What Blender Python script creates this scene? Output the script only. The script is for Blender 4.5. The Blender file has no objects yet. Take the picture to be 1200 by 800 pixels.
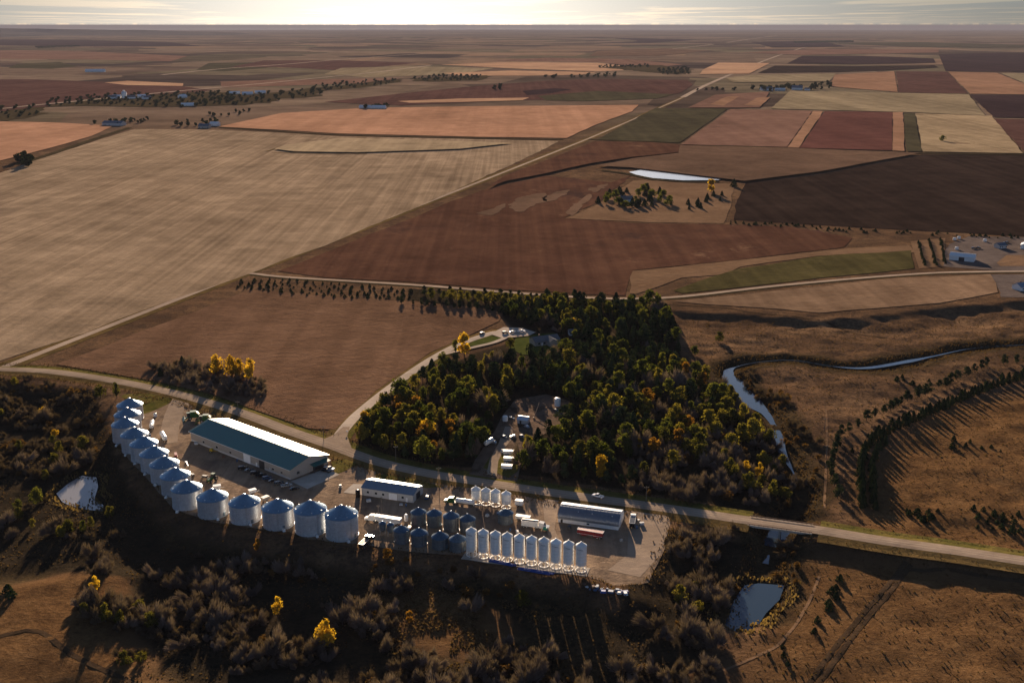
import bpy, bmesh, math, random
import numpy as np
from mathutils import Vector, Matrix, noise as mnoise
R = math.radians
sc = bpy.context.scene
COL = sc.collection
rnd = random.Random(7)

# ------------------------------------------------------------------ camera and survey helpers
CAM_H, FPX, HORIZON = 215.0, 1250.0, 29.5
PITCH = math.atan((400 - HORIZON) / FPX)
cp, sp = math.cos(PITCH), math.sin(PITCH)
def ground_at(px, py, z=0.0):
    """survey sheet position (1200x800 grid over the aerial view) -> metres on level z"""
    u, v = (px - 600) / FPX, (py - 400) / FPX
    t = (CAM_H - z) / (sp + v * cp)
    return (u * t, (cp - v * sp) * t)
cam_d = bpy.data.cameras.new('camera')
cam = bpy.data.objects.new('camera', cam_d); COL.objects.link(cam)
cam_d.sensor_width = 36; cam_d.lens = 36 * FPX / 1200
cam_d.clip_start = 1; cam_d.clip_end = 400000
cam.location = (0, 0, CAM_H); cam.rotation_euler = (math.pi / 2 - PITCH, 0, 0)
sc.camera = cam

# ------------------------------------------------------------------ light
SUN_EL, SUN_AZ = R(11.7), R(-5.3)             # azimuth from +Y, clockwise positive
sd = bpy.data.lights.new('sun', 'SUN'); sd.energy = 5.0; sd.angle = R(0.5); sd.color = (1.0, .78, .56)
sun = bpy.data.objects.new('sun', sd); COL.objects.link(sun)
sdir = Vector((math.sin(SUN_AZ) * math.cos(SUN_EL), math.cos(SUN_AZ) * math.cos(SUN_EL), math.sin(SUN_EL)))
sun.rotation_euler = sdir.to_track_quat('Z', 'Y').to_euler()
W = bpy.data.worlds.new('World'); sc.world = W; W.use_nodes = True
nt = W.node_tree; nt.nodes.clear()
def N(nt, t, **kw):
    n = nt.nodes.new(t)
    for k, v in kw.items():
        if k.startswith('i_'):
            n.inputs[k[2:].replace('_', ' ')].default_value = v
        else: setattr(n, k, v)
    return n
sky = N(nt, 'ShaderNodeTexSky', sky_type='NISHITA', sun_disc=False, sun_elevation=SUN_EL, sun_rotation=SUN_AZ, altitude=900, air_density=.55, dust_density=.6, ozone_density=1.6)
geo = N(nt, 'ShaderNodeTexCoord')
sepn = N(nt, 'ShaderNodeSeparateXYZ'); nt.links.new(geo.outputs['Generated'], sepn.inputs[0])
zc = N(nt, 'ShaderNodeMath', operation='MAXIMUM'); nt.links.new(sepn.outputs[2], zc.inputs[0]); zc.inputs[1].default_value = .0015
cmb = N(nt, 'ShaderNodeCombineXYZ')
for i in (0, 1):
    d = N(nt, 'ShaderNodeMath', operation='DIVIDE'); nt.links.new(sepn.outputs[i], d.inputs[0]); nt.links.new(zc.outputs[0], d.inputs[1]); nt.links.new(d.outputs[0], cmb.inputs[i])
mp = N(nt, 'ShaderNodeMapping'); mp.inputs['Scale'].default_value = (.11, .032, 1); nt.links.new(cmb.outputs[0], mp.inputs[0])
nz = N(nt, 'ShaderNodeTexNoise', i_Scale=1.0, i_Detail=6.0, i_Roughness=.58); nt.links.new(mp.outputs[0], nz.inputs[0])
rp = N(nt, 'ShaderNodeMapRange', interpolation_type='SMOOTHSTEP'); rp.inputs[1].default_value = .50; rp.inputs[2].default_value = .60; nt.links.new(nz.outputs[0], rp.inputs[0])
amt = N(nt, 'ShaderNodeMath', operation='MULTIPLY'); amt.inputs[1].default_value = 1.0; nt.links.new(rp.outputs[0], amt.inputs[0])
brt = N(nt, 'ShaderNodeMixRGB', blend_type='MULTIPLY'); brt.inputs[0].default_value = 1; brt.inputs[2].default_value = (1.42, 1.27, 1.12, 1); nt.links.new(sky.outputs[0], brt.inputs[1])
veil = N(nt, 'ShaderNodeMapRange', interpolation_type='SMOOTHSTEP'); veil.inputs[1].default_value = .0; veil.inputs[2].default_value = .22; veil.inputs[3].default_value = .45; veil.inputs[4].default_value = 1.0; nt.links.new(sepn.outputs[2], veil.inputs[0])
hs = N(nt, 'ShaderNodeHueSaturation'); nt.links.new(veil.outputs[0], hs.inputs['Saturation']); dim = N(nt, 'ShaderNodeMapRange', interpolation_type='SMOOTHSTEP'); dim.inputs[1].default_value = .0; dim.inputs[2].default_value = .16; dim.inputs[3].default_value = .165; dim.inputs[4].default_value = 1.0; nt.links.new(sepn.outputs[2], dim.inputs[0]); nt.links.new(dim.outputs[0], hs.inputs['Value']); nt.links.new(sky.outputs[0], hs.inputs['Color']); sky = hs
nt.links.new(sky.outputs[0], brt.inputs[1])
mixc = N(nt, 'ShaderNodeMixRGB'); nt.links.new(amt.outputs[0], mixc.inputs[0]); nt.links.new(sky.outputs[0], mixc.inputs[1]); nt.links.new(brt.outputs[0], mixc.inputs[2])
bg = N(nt, 'ShaderNodeBackground'); bg.inputs[1].default_value = .05; nt.links.new(mixc.outputs[0], bg.inputs[0])
wo = N(nt, 'ShaderNodeOutputWorld'); nt.links.new(bg.outputs[0], wo.inputs[0])

vs = sc.view_settings; vs.view_transform = 'Standard'; vs.look = 'None'; vs.gamma = 1; vs.exposure = 1.4; vs.use_curve_mapping = False
sc.render.engine = 'CYCLES'
cy = sc.cycles; cy.use_denoising = True; cy.max_bounces = 6; cy.diffuse_bounces = 3; cy.glossy_bounces = 4; cy.transmission_bounces = 4; cy.transparent_max_bounces = 8; cy.volume_bounces = 0
cy.use_fast_gi = False
sc.render.film_transparent = False

# ------------------------------------------------------------------ materials
MATS = {}
def col4(c): return (c[0], c[1], c[2], 1)
def new_mat(name):
    m = bpy.data.materials.new(name); m.use_nodes = True; t = m.node_tree; t.nodes.clear()
    o = N(t, 'ShaderNodeOutputMaterial'); b = N(t, 'ShaderNodeBsdfPrincipled'); t.links.new(b.outputs[0], o.inputs[0])
    MATS[name] = m
    return m, t, b
def noise_node(t, scale, detail=6, rough=.6, scl=None, rot=0, coord=None):
    if coord is None:
        g = N(t, 'ShaderNodeNewGeometry'); coord = g.outputs['Position']
    mpn = N(t, 'ShaderNodeMapping'); t.links.new(coord, mpn.inputs[0])
    mpn.inputs['Rotation'].default_value = (0, 0, rot)
    if scl: mpn.inputs['Scale'].default_value = scl
    n = N(t, 'ShaderNodeTexNoise', i_Scale=scale, i_Detail=detail, i_Roughness=rough); t.links.new(mpn.outputs[0], n.inputs[0])
    return n.outputs[0]
def ramp(t, fac, stops):
    r = N(t, 'ShaderNodeValToRGB'); e = r.color_ramp.elements
    while len(e) < len(stops): e.new(.5)
    for x, (p, c) in zip(e, stops): x.position = p; x.color = col4(c)
    t.links.new(fac, r.inputs[0]); return r.outputs[0]
def mixrgb(t, fac, a, b, mode='MIX'):
    m = N(t, 'ShaderNodeMixRGB', blend_type=mode)
    for i, v in ((0, fac), (1, a), (2, b)):
        if hasattr(v, 'links') or hasattr(v, 'is_linked'): t.links.new(v, m.inputs[i])
        else: m.inputs[i].default_value = v if i == 0 else col4(v)
    return m.outputs[0]
def mathn(t, op, a, b=0.0, clamp=False):
    m = N(t, 'ShaderNodeMath', operation=op); m.use_clamp = clamp
    for i, v in ((0, a), (1, b)):
        if hasattr(v, 'is_linked'): t.links.new(v, m.inputs[i])
        else: m.inputs[i].default_value = v
    return m.outputs[0]
def sstep(t, v, a, b):
    m = N(t, 'ShaderNodeMapRange', interpolation_type='SMOOTHSTEP'); m.inputs[1].default_value = a; m.inputs[2].default_value = b
    t.links.new(v, m.inputs[0]); return m.outputs[0]
def bump(t, b, h, strength, dist):
    n = N(t, 'ShaderNodeBump'); n.inputs['Strength'].default_value = strength; n.inputs['Distance'].default_value = dist
    t.links.new(h, n.inputs['Height']); t.links.new(n.outputs[0], b.inputs['Normal'])

def soil_mat(name, c_lo, c_hi, patch=.006, rows=None, row_amt=.35, blot=None, bmp=.5):
    """open ground or crop: two-scale patchy colour, optional crop rows (heading, width in metres), optional blotches (colour, threshold)"""
    rich = lambda c: tuple(max(.004, sum(c) / 3 + (x - sum(c) / 3) * 1.10) for x in c)
    c_lo, c_hi = rich(c_lo), rich(c_hi)
    m, t, b = new_mat(name)
    big = noise_node(t, patch, 5, .62); fine = noise_node(t, .12, 8, .72)
    f = mathn(t, 'ADD', mathn(t, 'MULTIPLY', big, .62), mathn(t, 'MULTIPLY', fine, .38))
    c = ramp(t, f, [(.36, c_lo), (.64, c_hi)])
    hgt = fine
    if rows:
        az, wid = rows
        st = noise_node(t, 1 / wid, 3, .6, scl=(1, .012, 1), rot=az)
        st2 = noise_node(t, 1 / (wid * 4.1), 3, .6, scl=(1, .02, 1), rot=az)
        s = mathn(t, 'ADD', mathn(t, 'ADD', mathn(t, 'MULTIPLY', st, .35), mathn(t, 'MULTIPLY', st2, .25)), mathn(t, 'MULTIPLY', noise_node(t, .02, 6, .7), .4))
        k = sstep(t, s, .38, .64)
        lo = tuple(x * (1 - row_amt) for x in c_lo); hi = tuple(min(x * (1 + row_amt * .8), .9) for x in c_hi)
        c = mixrgb(t, .5, c, mixrgb(t, k, lo, hi))
    if blot:
        for (bc, th, bs) in blot:
            bn = noise_node(t, bs, 6, .68, scl=(1, .6, 1), rot=R(-17))
            c = mixrgb(t, mathn(t, 'MULTIPLY', sstep(t, bn, th, th + .13), .85), c, bc)
    mot = noise_node(t, .0035, 7, .72, scl=(1, .7, 1), rot=R(-17)); mot2 = noise_node(t, .028, 5, .7)
    mm_ = N(t, 'ShaderNodeMapRange'); mm_.inputs[1].default_value = .33; mm_.inputs[2].default_value = .67; mm_.inputs[3].default_value = .62; mm_.inputs[4].default_value = 1.26; t.links.new(mathn(t, 'ADD', mathn(t, 'MULTIPLY', mot, .65), mathn(t, 'MULTIPLY', mot2, .35)), mm_.inputs[0])
    vm = N(t, 'ShaderNodeVectorMath', operation='SCALE'); t.links.new(c, vm.inputs[0]); t.links.new(mm_.outputs[0], vm.inputs['Scale']); c = vm.outputs[0]
    t.links.new(c, b.inputs['Base Color']); b.inputs['Roughness'].default_value = .95; b.inputs['Specular IOR Level'].default_value = 0
    if bmp: bump(t, b, fine, bmp, 1.2)
    return m
def plain(name, c, rough=.6, metal=0.0, var=.15, spec=.4, scale=1.5, bmp=0):
    """painted or worn surface: colour with a faint dirt variation"""
    m, t, b = new_mat(name)
    g = N(t, 'ShaderNodeTexCoord')
    n = noise_node(t, scale, 5, .65, coord=g.outputs['Object'])
    t.links.new(ramp(t, n, [(.3, tuple(x * (1 - var) for x in c)), (.7, tuple(min(1, x * (1 + var * .5)) for x in c))]), b.inputs['Base Color'])
    b.inputs['Roughness'].default_value = rough; b.inputs['Metallic'].default_value = metal; b.inputs['Specular IOR Level'].default_value = spec
    if bmp: bump(t, b, n, bmp, .1)
    return m

# ------------------------------------------------------------------ object helpers
def tag(o, label=None, cat=None, group=None, kind=None):
    if label: o['label'] = label
    if cat: o['category'] = cat
    if group: o['group'] = group
    if kind: o['kind'] = kind
    return o
def link(name, me, mat=None, parent=None):
    o = bpy.data.objects.new(name, me); COL.objects.link(o)
    if mat is not None:
        for mm in (mat if isinstance(mat, (list, tuple)) else [mat]): me.materials.append(mm)
    if parent is not None: o.parent = parent
    return o
def thing(name, label, cat, loc=(0, 0, 0), rz=0, group=None):
    o = bpy.data.objects.new(name, None); COL.objects.link(o); o.empty_display_size = .5
    o.location = loc; o.rotation_euler = (0, 0, rz)
    return tag(o, label, cat, group)
def copy_tree(o, parent=None):
    c = o.copy(); COL.objects.link(c); c.parent = parent
    for ch in list(o.children): copy_tree(ch, c)
    return c

# ------------------------------------------------------------------ polylines and masks in metres
def G(pts, z=0): return [ground_at(x, y, z) for x, y in pts]
def in_poly(X, Y, poly):
    c = np.zeros(X.shape, bool); n = len(poly)
    for i in range(n):
        x1, y1 = poly[i]; x2, y2 = poly[i - 1]
        if y1 == y2: continue
        k = ((y1 > Y) != (y2 > Y)) & (X < (x2 - x1) * (Y - y1) / (y2 - y1) + x1)
        c ^= k
    return c
def seg_dist(X, Y, line):
    d = np.full(X.shape, 1e9)
    for (x1, y1), (x2, y2) in zip(line, line[1:]):
        dx, dy = x2 - x1, y2 - y1; L = dx * dx + dy * dy + 1e-9
        t = np.clip(((X - x1) * dx + (Y - y1) * dy) / L, 0, 1)
        d = np.minimum(d, np.hypot(X - x1 - t * dx, Y - y1 - t * dy))
    return d
def sm(x, a, b):
    t = np.clip((x - a) / (b - a), 0, 1); return t * t * (3 - 2 * t)
def smooth_line(pts, step=4.0):
    """Catmull-Rom through the points, resampled"""
    P = [Vector(p) for p in pts]; out = []
    for i in range(len(P) - 1):
        p0, p1, p2, p3 = P[max(i - 1, 0)], P[i], P[i + 1], P[min(i + 2, len(P) - 1)]
        n = max(1, int((p2 - p1).length / step))
        for k in range(n):
            t = k / n
            out.append(.5 * ((2 * p1) + (p2 - p0) * t + (2 * p0 - 5 * p1 + 4 * p2 - p3) * t * t + (3 * p1 - p0 - 3 * p2 + p3) * t ** 3))
    out.append(P[-1]); return [(p.x, p.y) for p in out]

ROAD_PX = [(-160, 425), (-60, 431), (0, 433), (60, 436), (130, 446), (190, 458), (240, 471), (290, 487), (340, 506), (390, 523), (440, 541), (500, 555), (560, 565), (640, 577), (720, 588), (800, 599), (880, 611), (960, 622), (1040, 635), (1120, 646), (1200, 658), (1300, 672)]
ROAD = smooth_line(G(ROAD_PX), 4)
CREEK_PX = [(1290, 402), (1200, 404), (1140, 408), (1095, 417), (1060, 424), (1015, 431), (975, 429), (930, 422), (890, 424), (862, 430), (853, 437), (862, 448), (872, 462), (884, 474), (897, 484), (906, 497), (913, 512), (917, 530), (928, 550), (938, 570), (932, 592), (918, 612), (910, 628), (903, 645), (897, 665), (893, 690), (885, 712)]
CREEK = smooth_line(G(CREEK_PX, -4), 4)
POND_PX = [(851, 727), (862, 706), (874, 690), (888, 688), (913, 690), (908, 704), (895, 717), (884, 734), (872, 739), (858, 735)]
LPOND_PX = [(66, 578), (80, 566), (96, 557), (113, 559), (115, 570), (112, 580), (122, 590), (123, 599), (104, 597), (86, 594), (73, 588)]
YARD_PX = [(168, 472), (196, 464), (222, 474), (236, 488), (300, 515), (382, 548), (420, 546), (450, 556), (520, 568), (600, 579), (700, 594), (782, 602), (786, 620), (776, 650), (760, 682), (720, 690), (690, 678), (640, 662), (560, 652), (470, 646), (430, 640), (385, 637), (330, 624), (250, 612), (205, 597), (170, 560), (145, 528), (132, 505), (150, 485)]

def grow(px, k):
    cx = sum(p[0] for p in px) / len(px); cy_ = sum(p[1] for p in px) / len(px)
    return [(cx + (x - cx) * k, cy_ + (y - cy_) * k) for x, y in px]
# ------------------------------------------------------------------ terrain: one sheet to the horizon
def axis(lo, hi, step, far_lo, far_hi, g=1.085):
    a = list(np.arange(lo, hi + .01, step)); s = step; x = a[-1]
    while x < far_hi: s *= g; x += s; a.append(x)
    s = step; x = a[0]
    while x > far_lo: s *= g; x -= s; a.insert(0, x)
    return np.array(a)
XS = axis(-500, 480, 2.5, -130000, 130000); YS = axis(235, 1010, 2.5, -400, 125000)
GX, GY = np.meshgrid(XS, YS)
rng = np.random.default_rng(3)
def vnoise(X, Y, wl, seed):
    r = np.random.default_rng(seed); T = r.random((256, 256))
    x, y = X / wl, Y / wl; xi, yi = np.floor(x).astype(int), np.floor(y).astype(int)
    fx, fy = x - xi, y - yi; fx = fx * fx * (3 - 2 * fx); fy = fy * fy * (3 - 2 * fy)
    g = lambda a, b: T[a % 256, b % 256]
    return (g(xi, yi) * (1 - fx) + g(xi + 1, yi) * fx) * (1 - fy) + (g(xi, yi + 1) * (1 - fx) + g(xi + 1, yi + 1) * fx) * fy - .5
def fbm(X, Y, wl, seed, oct=4):
    s, a = 0, 1
    for k in range(oct): s = s + a * vnoise(X, Y, wl / 2 ** k, seed + k); a *= .5
    return s
def area(px, blur, z=0):
    """0..1 membership of a surveyed area with a soft edge `blur` metres wide (0.5 on the line)"""
    poly = G(px, z); c = in_poly(GX, GY, poly); d = seg_dist(GX, GY, poly + poly[:1])
    return sm(np.where(c, d, -d), -blur, blur)
near = (GX > -500) & (GX < 480) & (GY > 235) & (GY < 1010)
d_road = seg_dist(GX, GY, ROAD)
flood = area([(790, 366), (870, 370), (960, 377), (1010, 374), (1100, 363), (1300, 345), (1400, 420), (1400, 900), (760, 900), (770, 700), (800, 640), (840, 600), (850, 560), (830, 480), (800, 430)], 9)
valley = area([(-300, 452), (0, 450), (110, 462), (126, 492), (122, 520), (135, 542), (160, 575), (190, 606), (240, 630), (330, 646), (420, 664), (540, 668), (620, 680), (690, 700), (720, 712), (770, 720), (800, 900), (-300, 900)], 11)
hill = area([(-300, 690), (0, 680), (70, 664), (135, 655), (160, 672), (150, 720), (190, 790), (230, 900), (-300, 900)], 14)
corr = sm(d_road, 7, 17)
H = -3.2 * flood * corr - 5.0 * valley * corr + 4.5 * hill
d_creek = seg_dist(GX, GY, CREEK)
wob = 3.0 * vnoise(GX, GY, 17, 91)
H = H - (5.2 + np.minimum(H, 0) * .85) * (1 - sm(d_creek + wob, 2.5, 12))
for px, z, dep in ((grow(POND_PX, 1.16), -4, 6.0), (LPOND_PX, -5, 7.2)):
    a = area(px, 5, z); H = H * (1 - a) - dep * a
open_land = np.clip(1 - area([(-700, 425), (-700, 120), (1900, 120), (1900, 352), (1300, 352), (1100, 357), (960, 370), (800, 360), (790, 440), (840, 560), (780, 600), (400, 530), (200, 460), (0, 440), (-400, 440)], 4), 0, 1)
yard = area(YARD_PX, 3)
relief = (1 - yard) * corr * open_land
H = H + relief * (2.4 * fbm(GX, GY, 38, 11, 3) + .9 * fbm(GX, GY, 9, 21, 2)) * (.55 + .45 * np.maximum(flood, valley))
H = np.where(near, H, 0) * sm(np.minimum(np.minimum(GX + 500, 480 - GX), 1010 - GY), 0, 25) * (GY > 0)
dist = np.hypot(GX, GY)
H = H + sm(dist, 8500, 16000) * (26 * fbm(GX, GY, 5200, 41, 3) * np.clip(dist / 22000, .4, 1.6)) 
H = H - 2.3e-8 * np.maximum(dist - 8000, 0) ** 2          # the plain falls away with the curve of the earth
ny, nx = GX.shape
def height(x, y):
    i = int(np.clip(np.searchsorted(XS, x) - 1, 0, nx - 2)); j = int(np.clip(np.searchsorted(YS, y) - 1, 0, ny - 2))
    u = (x - XS[i]) / (XS[i + 1] - XS[i]); v = (y - YS[j]) / (YS[j + 1] - YS[j])
    return float((H[j, i] * (1 - u) + H[j, i + 1] * u) * (1 - v) + (H[j + 1, i] * (1 - u) + H[j + 1, i + 1] * u) * v)
def at(px, py):
    z = 0.0
    for _ in range(5):
        x, y = ground_at(px, py, z); z = height(x, y)
    return Vector((x, y, z))
vco = np.stack([GX, GY, H], -1).reshape(-1, 3)
idx = np.arange(nx * ny).reshape(ny, nx)
quads = np.stack([idx[:-1, :-1], idx[:-1, 1:], idx[1:, 1:], idx[1:, :-1]], -1).reshape(-1, 4)
def np_mesh(name, v, f, k=4):
    me = bpy.data.meshes.new(name); me.vertices.add(len(v)); me.vertices.foreach_set('co', np.ascontiguousarray(v, dtype=np.float32).ravel())
    me.loops.add(len(f) * k); me.loops.foreach_set('vertex_index', np.ascontiguousarray(f, dtype=np.int32).ravel())
    me.polygons.add(len(f)); me.polygons.foreach_set('loop_start', np.arange(0, len(f) * k, k, dtype=np.int32)); me.polygons.foreach_set('loop_total', np.full(len(f), k, dtype=np.int32))
    me.update(calc_edges=True); me.validate(); return me
tme = np_mesh('ground', vco, quads)
tme.polygons.foreach_set('use_smooth', np.ones(len(tme.polygons), bool))
# land cover: r = leaf litter under trees, g = open dry prairie grass, b = moist bottom land
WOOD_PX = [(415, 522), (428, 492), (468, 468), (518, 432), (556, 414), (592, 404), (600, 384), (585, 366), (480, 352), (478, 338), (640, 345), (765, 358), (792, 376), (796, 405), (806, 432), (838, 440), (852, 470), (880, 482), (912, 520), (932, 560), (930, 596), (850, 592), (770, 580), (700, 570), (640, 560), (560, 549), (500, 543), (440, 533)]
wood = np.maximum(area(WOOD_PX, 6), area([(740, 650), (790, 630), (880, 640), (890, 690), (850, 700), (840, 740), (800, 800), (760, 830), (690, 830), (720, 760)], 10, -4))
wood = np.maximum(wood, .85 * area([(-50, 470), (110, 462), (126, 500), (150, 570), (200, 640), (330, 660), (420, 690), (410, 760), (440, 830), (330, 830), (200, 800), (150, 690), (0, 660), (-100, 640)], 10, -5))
grassy = np.maximum(area([(930, 640), (1060, 655), (1300, 690), (1300, 900), (850, 900), (880, 760)], 12), area([(1000, 560), (1100, 470), (1300, 440), (1300, 660), (1010, 620)], 10))
grassy = np.maximum(grassy, hill)
moist = np.maximum(np.exp(-(d_creek / 20) ** 2), .9 * valley * (1 - hill))
clr = area([(440, 700), (500, 692), (570, 705), (610, 745), (560, 772), (470, 752)], 12, -4)
grassy = np.maximum(grassy, clr); moist = moist * (1 - clr); wood = wood * (1 - clr)
ca = tme.color_attributes.new('cover', 'FLOAT_COLOR', 'POINT')
ca.data.foreach_set('color', np.stack([wood, grassy, moist, np.ones_like(wood)], -1).astype(np.float32).ravel())

m, t, b = new_mat('prairie')
att = N(t, 'ShaderNodeVertexColor', layer_name='cover'); sp3 = N(t, 'ShaderNodeSeparateColor'); t.links.new(att.outputs[0], sp3.inputs[0])
n_big = noise_node(t, .012, 6, .65); n_mid = noise_node(t, .07, 6, .7); n_fine = noise_node(t, .45, 7, .75)
mixn = mathn(t, 'ADD', mathn(t, 'MULTIPLY', n_mid, .5), mathn(t, 'MULTIPLY', n_fine, .5))
base = ramp(t, n_big, [(.34, (.085, .049, .028)), (.5, (.165, .094, .050)), (.66, (.250, .150, .082))])
base = mixrgb(t, sstep(t, mixn, .40, .62), base, (.065, .042, .028))
gr = ramp(t, mixn, [(.36, (.066, .035, .017)), (.52, (.145, .078, .034)), (.66, (.225, .128, .058))])
base = mixrgb(t, sp3.outputs[1], base, gr)
mo = ramp(t, mixn, [(.38, (.022, .018, .012)), (.55, (.062, .042, .022)), (.68, (.150, .095, .045))])
base = mixrgb(t, sstep(t, mathn(t, 'ADD', sp3.outputs[2], mathn(t, 'MULTIPLY', mathn(t, 'SUBTRACT', n_mid, .5), .8)), .25, .75), base, mo)
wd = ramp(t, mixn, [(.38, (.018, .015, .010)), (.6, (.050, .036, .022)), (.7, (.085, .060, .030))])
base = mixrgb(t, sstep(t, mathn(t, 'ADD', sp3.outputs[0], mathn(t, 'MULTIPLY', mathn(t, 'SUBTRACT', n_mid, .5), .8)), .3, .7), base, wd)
# far country: quarter-section patchwork squared to the road grid
gp = N(t, 'ShaderNodeNewGeometry')
mpv = N(t, 'ShaderNodeMapping'); mpv.inputs['Rotation'].default_value = (0, 0, R(17.4)); mpv.inputs['Scale'].default_value = (1 / 640, 1 / 1000, 1); t.links.new(gp.outputs['Position'], mpv.inputs[0])
vor = N(t, 'ShaderNodeTexVoronoi', distance='CHEBYCHEV', i_Scale=1.0, i_Randomness=.85); t.links.new(mpv.outputs[0], vor.inputs[0])
spv = N(t, 'ShaderNodeSeparateColor'); t.links.new(vor.outputs['Color'], spv.inputs[0])
patch = N(t, 'ShaderNodeValToRGB'); patch.color_ramp.interpolation = 'CONSTANT'
e = patch.color_ramp.elements
pc = [(0, (.20, .135, .095)), (.16, (.085, .058, .045)), (.28, (.17, .135, .085)), (.42, (.13, .085, .065)), (.56, (.06, .042, .038)), (.66, (.25, .175, .12)), (.78, (.12, .095, .06)), (.9, (.30, .19, .12))]
while len(e) < len(pc): e.new(.5)
for x, (p, c) in zip(e, pc): x.position = p; x.color = col4(c)
t.links.new(spv.outputs[0], patch.inputs[0])
rangeland = ramp(t, noise_node(t, .00045, 8, .68, scl=(.6, 1.6, 1)), [(.40, (.055, .044, .038)), (.5, (.17, .125, .085)), (.60, (.27, .20, .135))])
ln = N(t, 'ShaderNodeVectorMath', operation='LENGTH'); t.links.new(gp.outputs['Position'], ln.inputs[0])
farc = mixrgb(t, mathn(t, 'ADD', .22, mathn(t, 'MULTIPLY', sstep(t, ln.outputs['Value'], 12000, 30000), .55)), patch.outputs[0], rangeland)
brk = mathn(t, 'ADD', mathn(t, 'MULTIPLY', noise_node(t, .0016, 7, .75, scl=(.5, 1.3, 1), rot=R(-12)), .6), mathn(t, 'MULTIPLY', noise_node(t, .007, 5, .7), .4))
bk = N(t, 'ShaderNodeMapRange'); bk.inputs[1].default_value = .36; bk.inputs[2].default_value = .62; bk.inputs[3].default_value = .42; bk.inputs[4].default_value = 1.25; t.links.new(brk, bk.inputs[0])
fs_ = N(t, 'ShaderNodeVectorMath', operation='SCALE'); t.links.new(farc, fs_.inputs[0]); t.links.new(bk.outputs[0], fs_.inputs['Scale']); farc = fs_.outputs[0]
base = mixrgb(t, sstep(t, ln.outputs['Value'], 1700, 3200), base, farc)
t.links.new(base, b.inputs['Base Color']); b.inputs['Roughness'].default_value = 1; b.inputs['Specular IOR Level'].default_value = 0
bump(t, b, n_fine, .9, 1.5)
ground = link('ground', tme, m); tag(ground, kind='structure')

# far buttes on the left horizon
def ridge(name, x0, x1, y, hmax, seed, depth=9000):
    n = 160; v, f = [], []
    for j, (dy, k) in enumerate(((-depth, 0), (-depth * .35, .55), (0, 1), (depth * .3, .9), (depth, 0))):
        for i in range(n + 1):
            u = i / n; x = x0 + (x1 - x0) * u
            e = math.sin(math.pi * min(max(u, 0), 1)) ** .5
            p = .55 + .45 * (mnoise.noise((u * 7, seed, 0)) * .7 + mnoise.noise((u * 23, seed, 3)) * .3 + .6)
            v.append((x, y + dy + 1500 * mnoise.noise((u * 9, j, seed)), -40 + k * (hmax * e * min(p, 1.0) + 40)))
    for j in range(4):
        for i in range(n): a = j * (n + 1) + i; f.append((a, a + 1, a + n + 2, a + n + 1))
    me = bpy.data.meshes.new(name); me.from_pydata(v, [], f)
    o = link(name, me, MATS['far_hill']); tag(o, kind='structure'); return o
soil_mat('far_hill', (.07, .065, .06), (.12, .10, .085), patch=.0005, bmp=0)
ridge('hills', -24000, -6500, 26000, 216, 1.3, 3500)
ridge('hills', -30000, -9500, 21000, 205, 5.7, 3000)
# ------------------------------------------------------------------ fields, roads, water: sheets on the ground
AZ = R(17.4)
zl = [0]
def sheet(name, px, mat, z=None, drape=False):
    pts = G(px); far = min(p[1] for p in pts) > 1300
    if name == 'field' or name == 'farmyard':      # ploughed and mown edges are never ruler-straight
        q = []; st = 26 if name == 'field' else 7; am = 2.6 if name == 'field' else 1.3
        if far: st, am = 60, 2.2
        for (x1, y1), (x2, y2) in zip(pts, pts[1:] + pts[:1]):
            L_ = math.hypot(x2 - x1, y2 - y1); n = max(1, int(L_ / st))
            for k in range(n):
                x, y = x1 + (x2 - x1) * k / n, y1 + (y2 - y1) * k / n; w_ = am * (mnoise.noise((x * .021, y * .021, 1)) + mnoise.noise((x * .11, y * .11, 5)))
                q.append((x - (y2 - y1) / L_ * w_, y + (x2 - x1) / L_ * w_))
        pts = q
    if z is None:
        zl[0] += 1; z = (.30 + .045 * zl[0]) if far else (.04 + .006 * zl[0])
    bm = bmesh.new(); vs_ = [bm.verts.new((x, y, z)) for x, y in pts]
    f = bm.faces.new(vs_)
    if f.normal.z < 0: f.normal_flip()
    bmesh.ops.triangulate(bm, faces=bm.faces[:])
    me = bpy.data.meshes.new(name); bm.to_mesh(me); bm.free()
    for p in me.polygons:
        if p.normal.z < 0: p.flip()
    o = link(name, me, mat); return tag(o, kind='structure')
def ribbon(name, line, prof, mat, drape=None, kind='structure'):
    """prof: (offset to the right in metres, height) pairs across the line"""
    v, f = [], []; n = len(prof)
    L = [Vector(p) for p in line]
    for i, p in enumerate(L):
        d = (L[min(i + 1, len(L) - 1)] - L[max(i - 1, 0)]).normalized(); nrm = Vector((d.y, -d.x))
        for (o, z) in prof:
            q = p + nrm * o
            zz = z + (height(q.x, q.y) if drape else 0)
            v.append((q.x, q.y, zz))
    for i in range(len(L) - 1):
        for k in range(n - 1):
            a = i * n + k; f.append((a, a + 1, a + n + 1, a + n))
    me = bpy.data.meshes.new(name); me.from_pydata(v, [], f)
    me.update()
    if me.polygons and me.polygons[0].normal.z < 0:
        me.flip_normals()
    o = link(name, me, mat)
    return tag(o, kind=kind)

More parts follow.
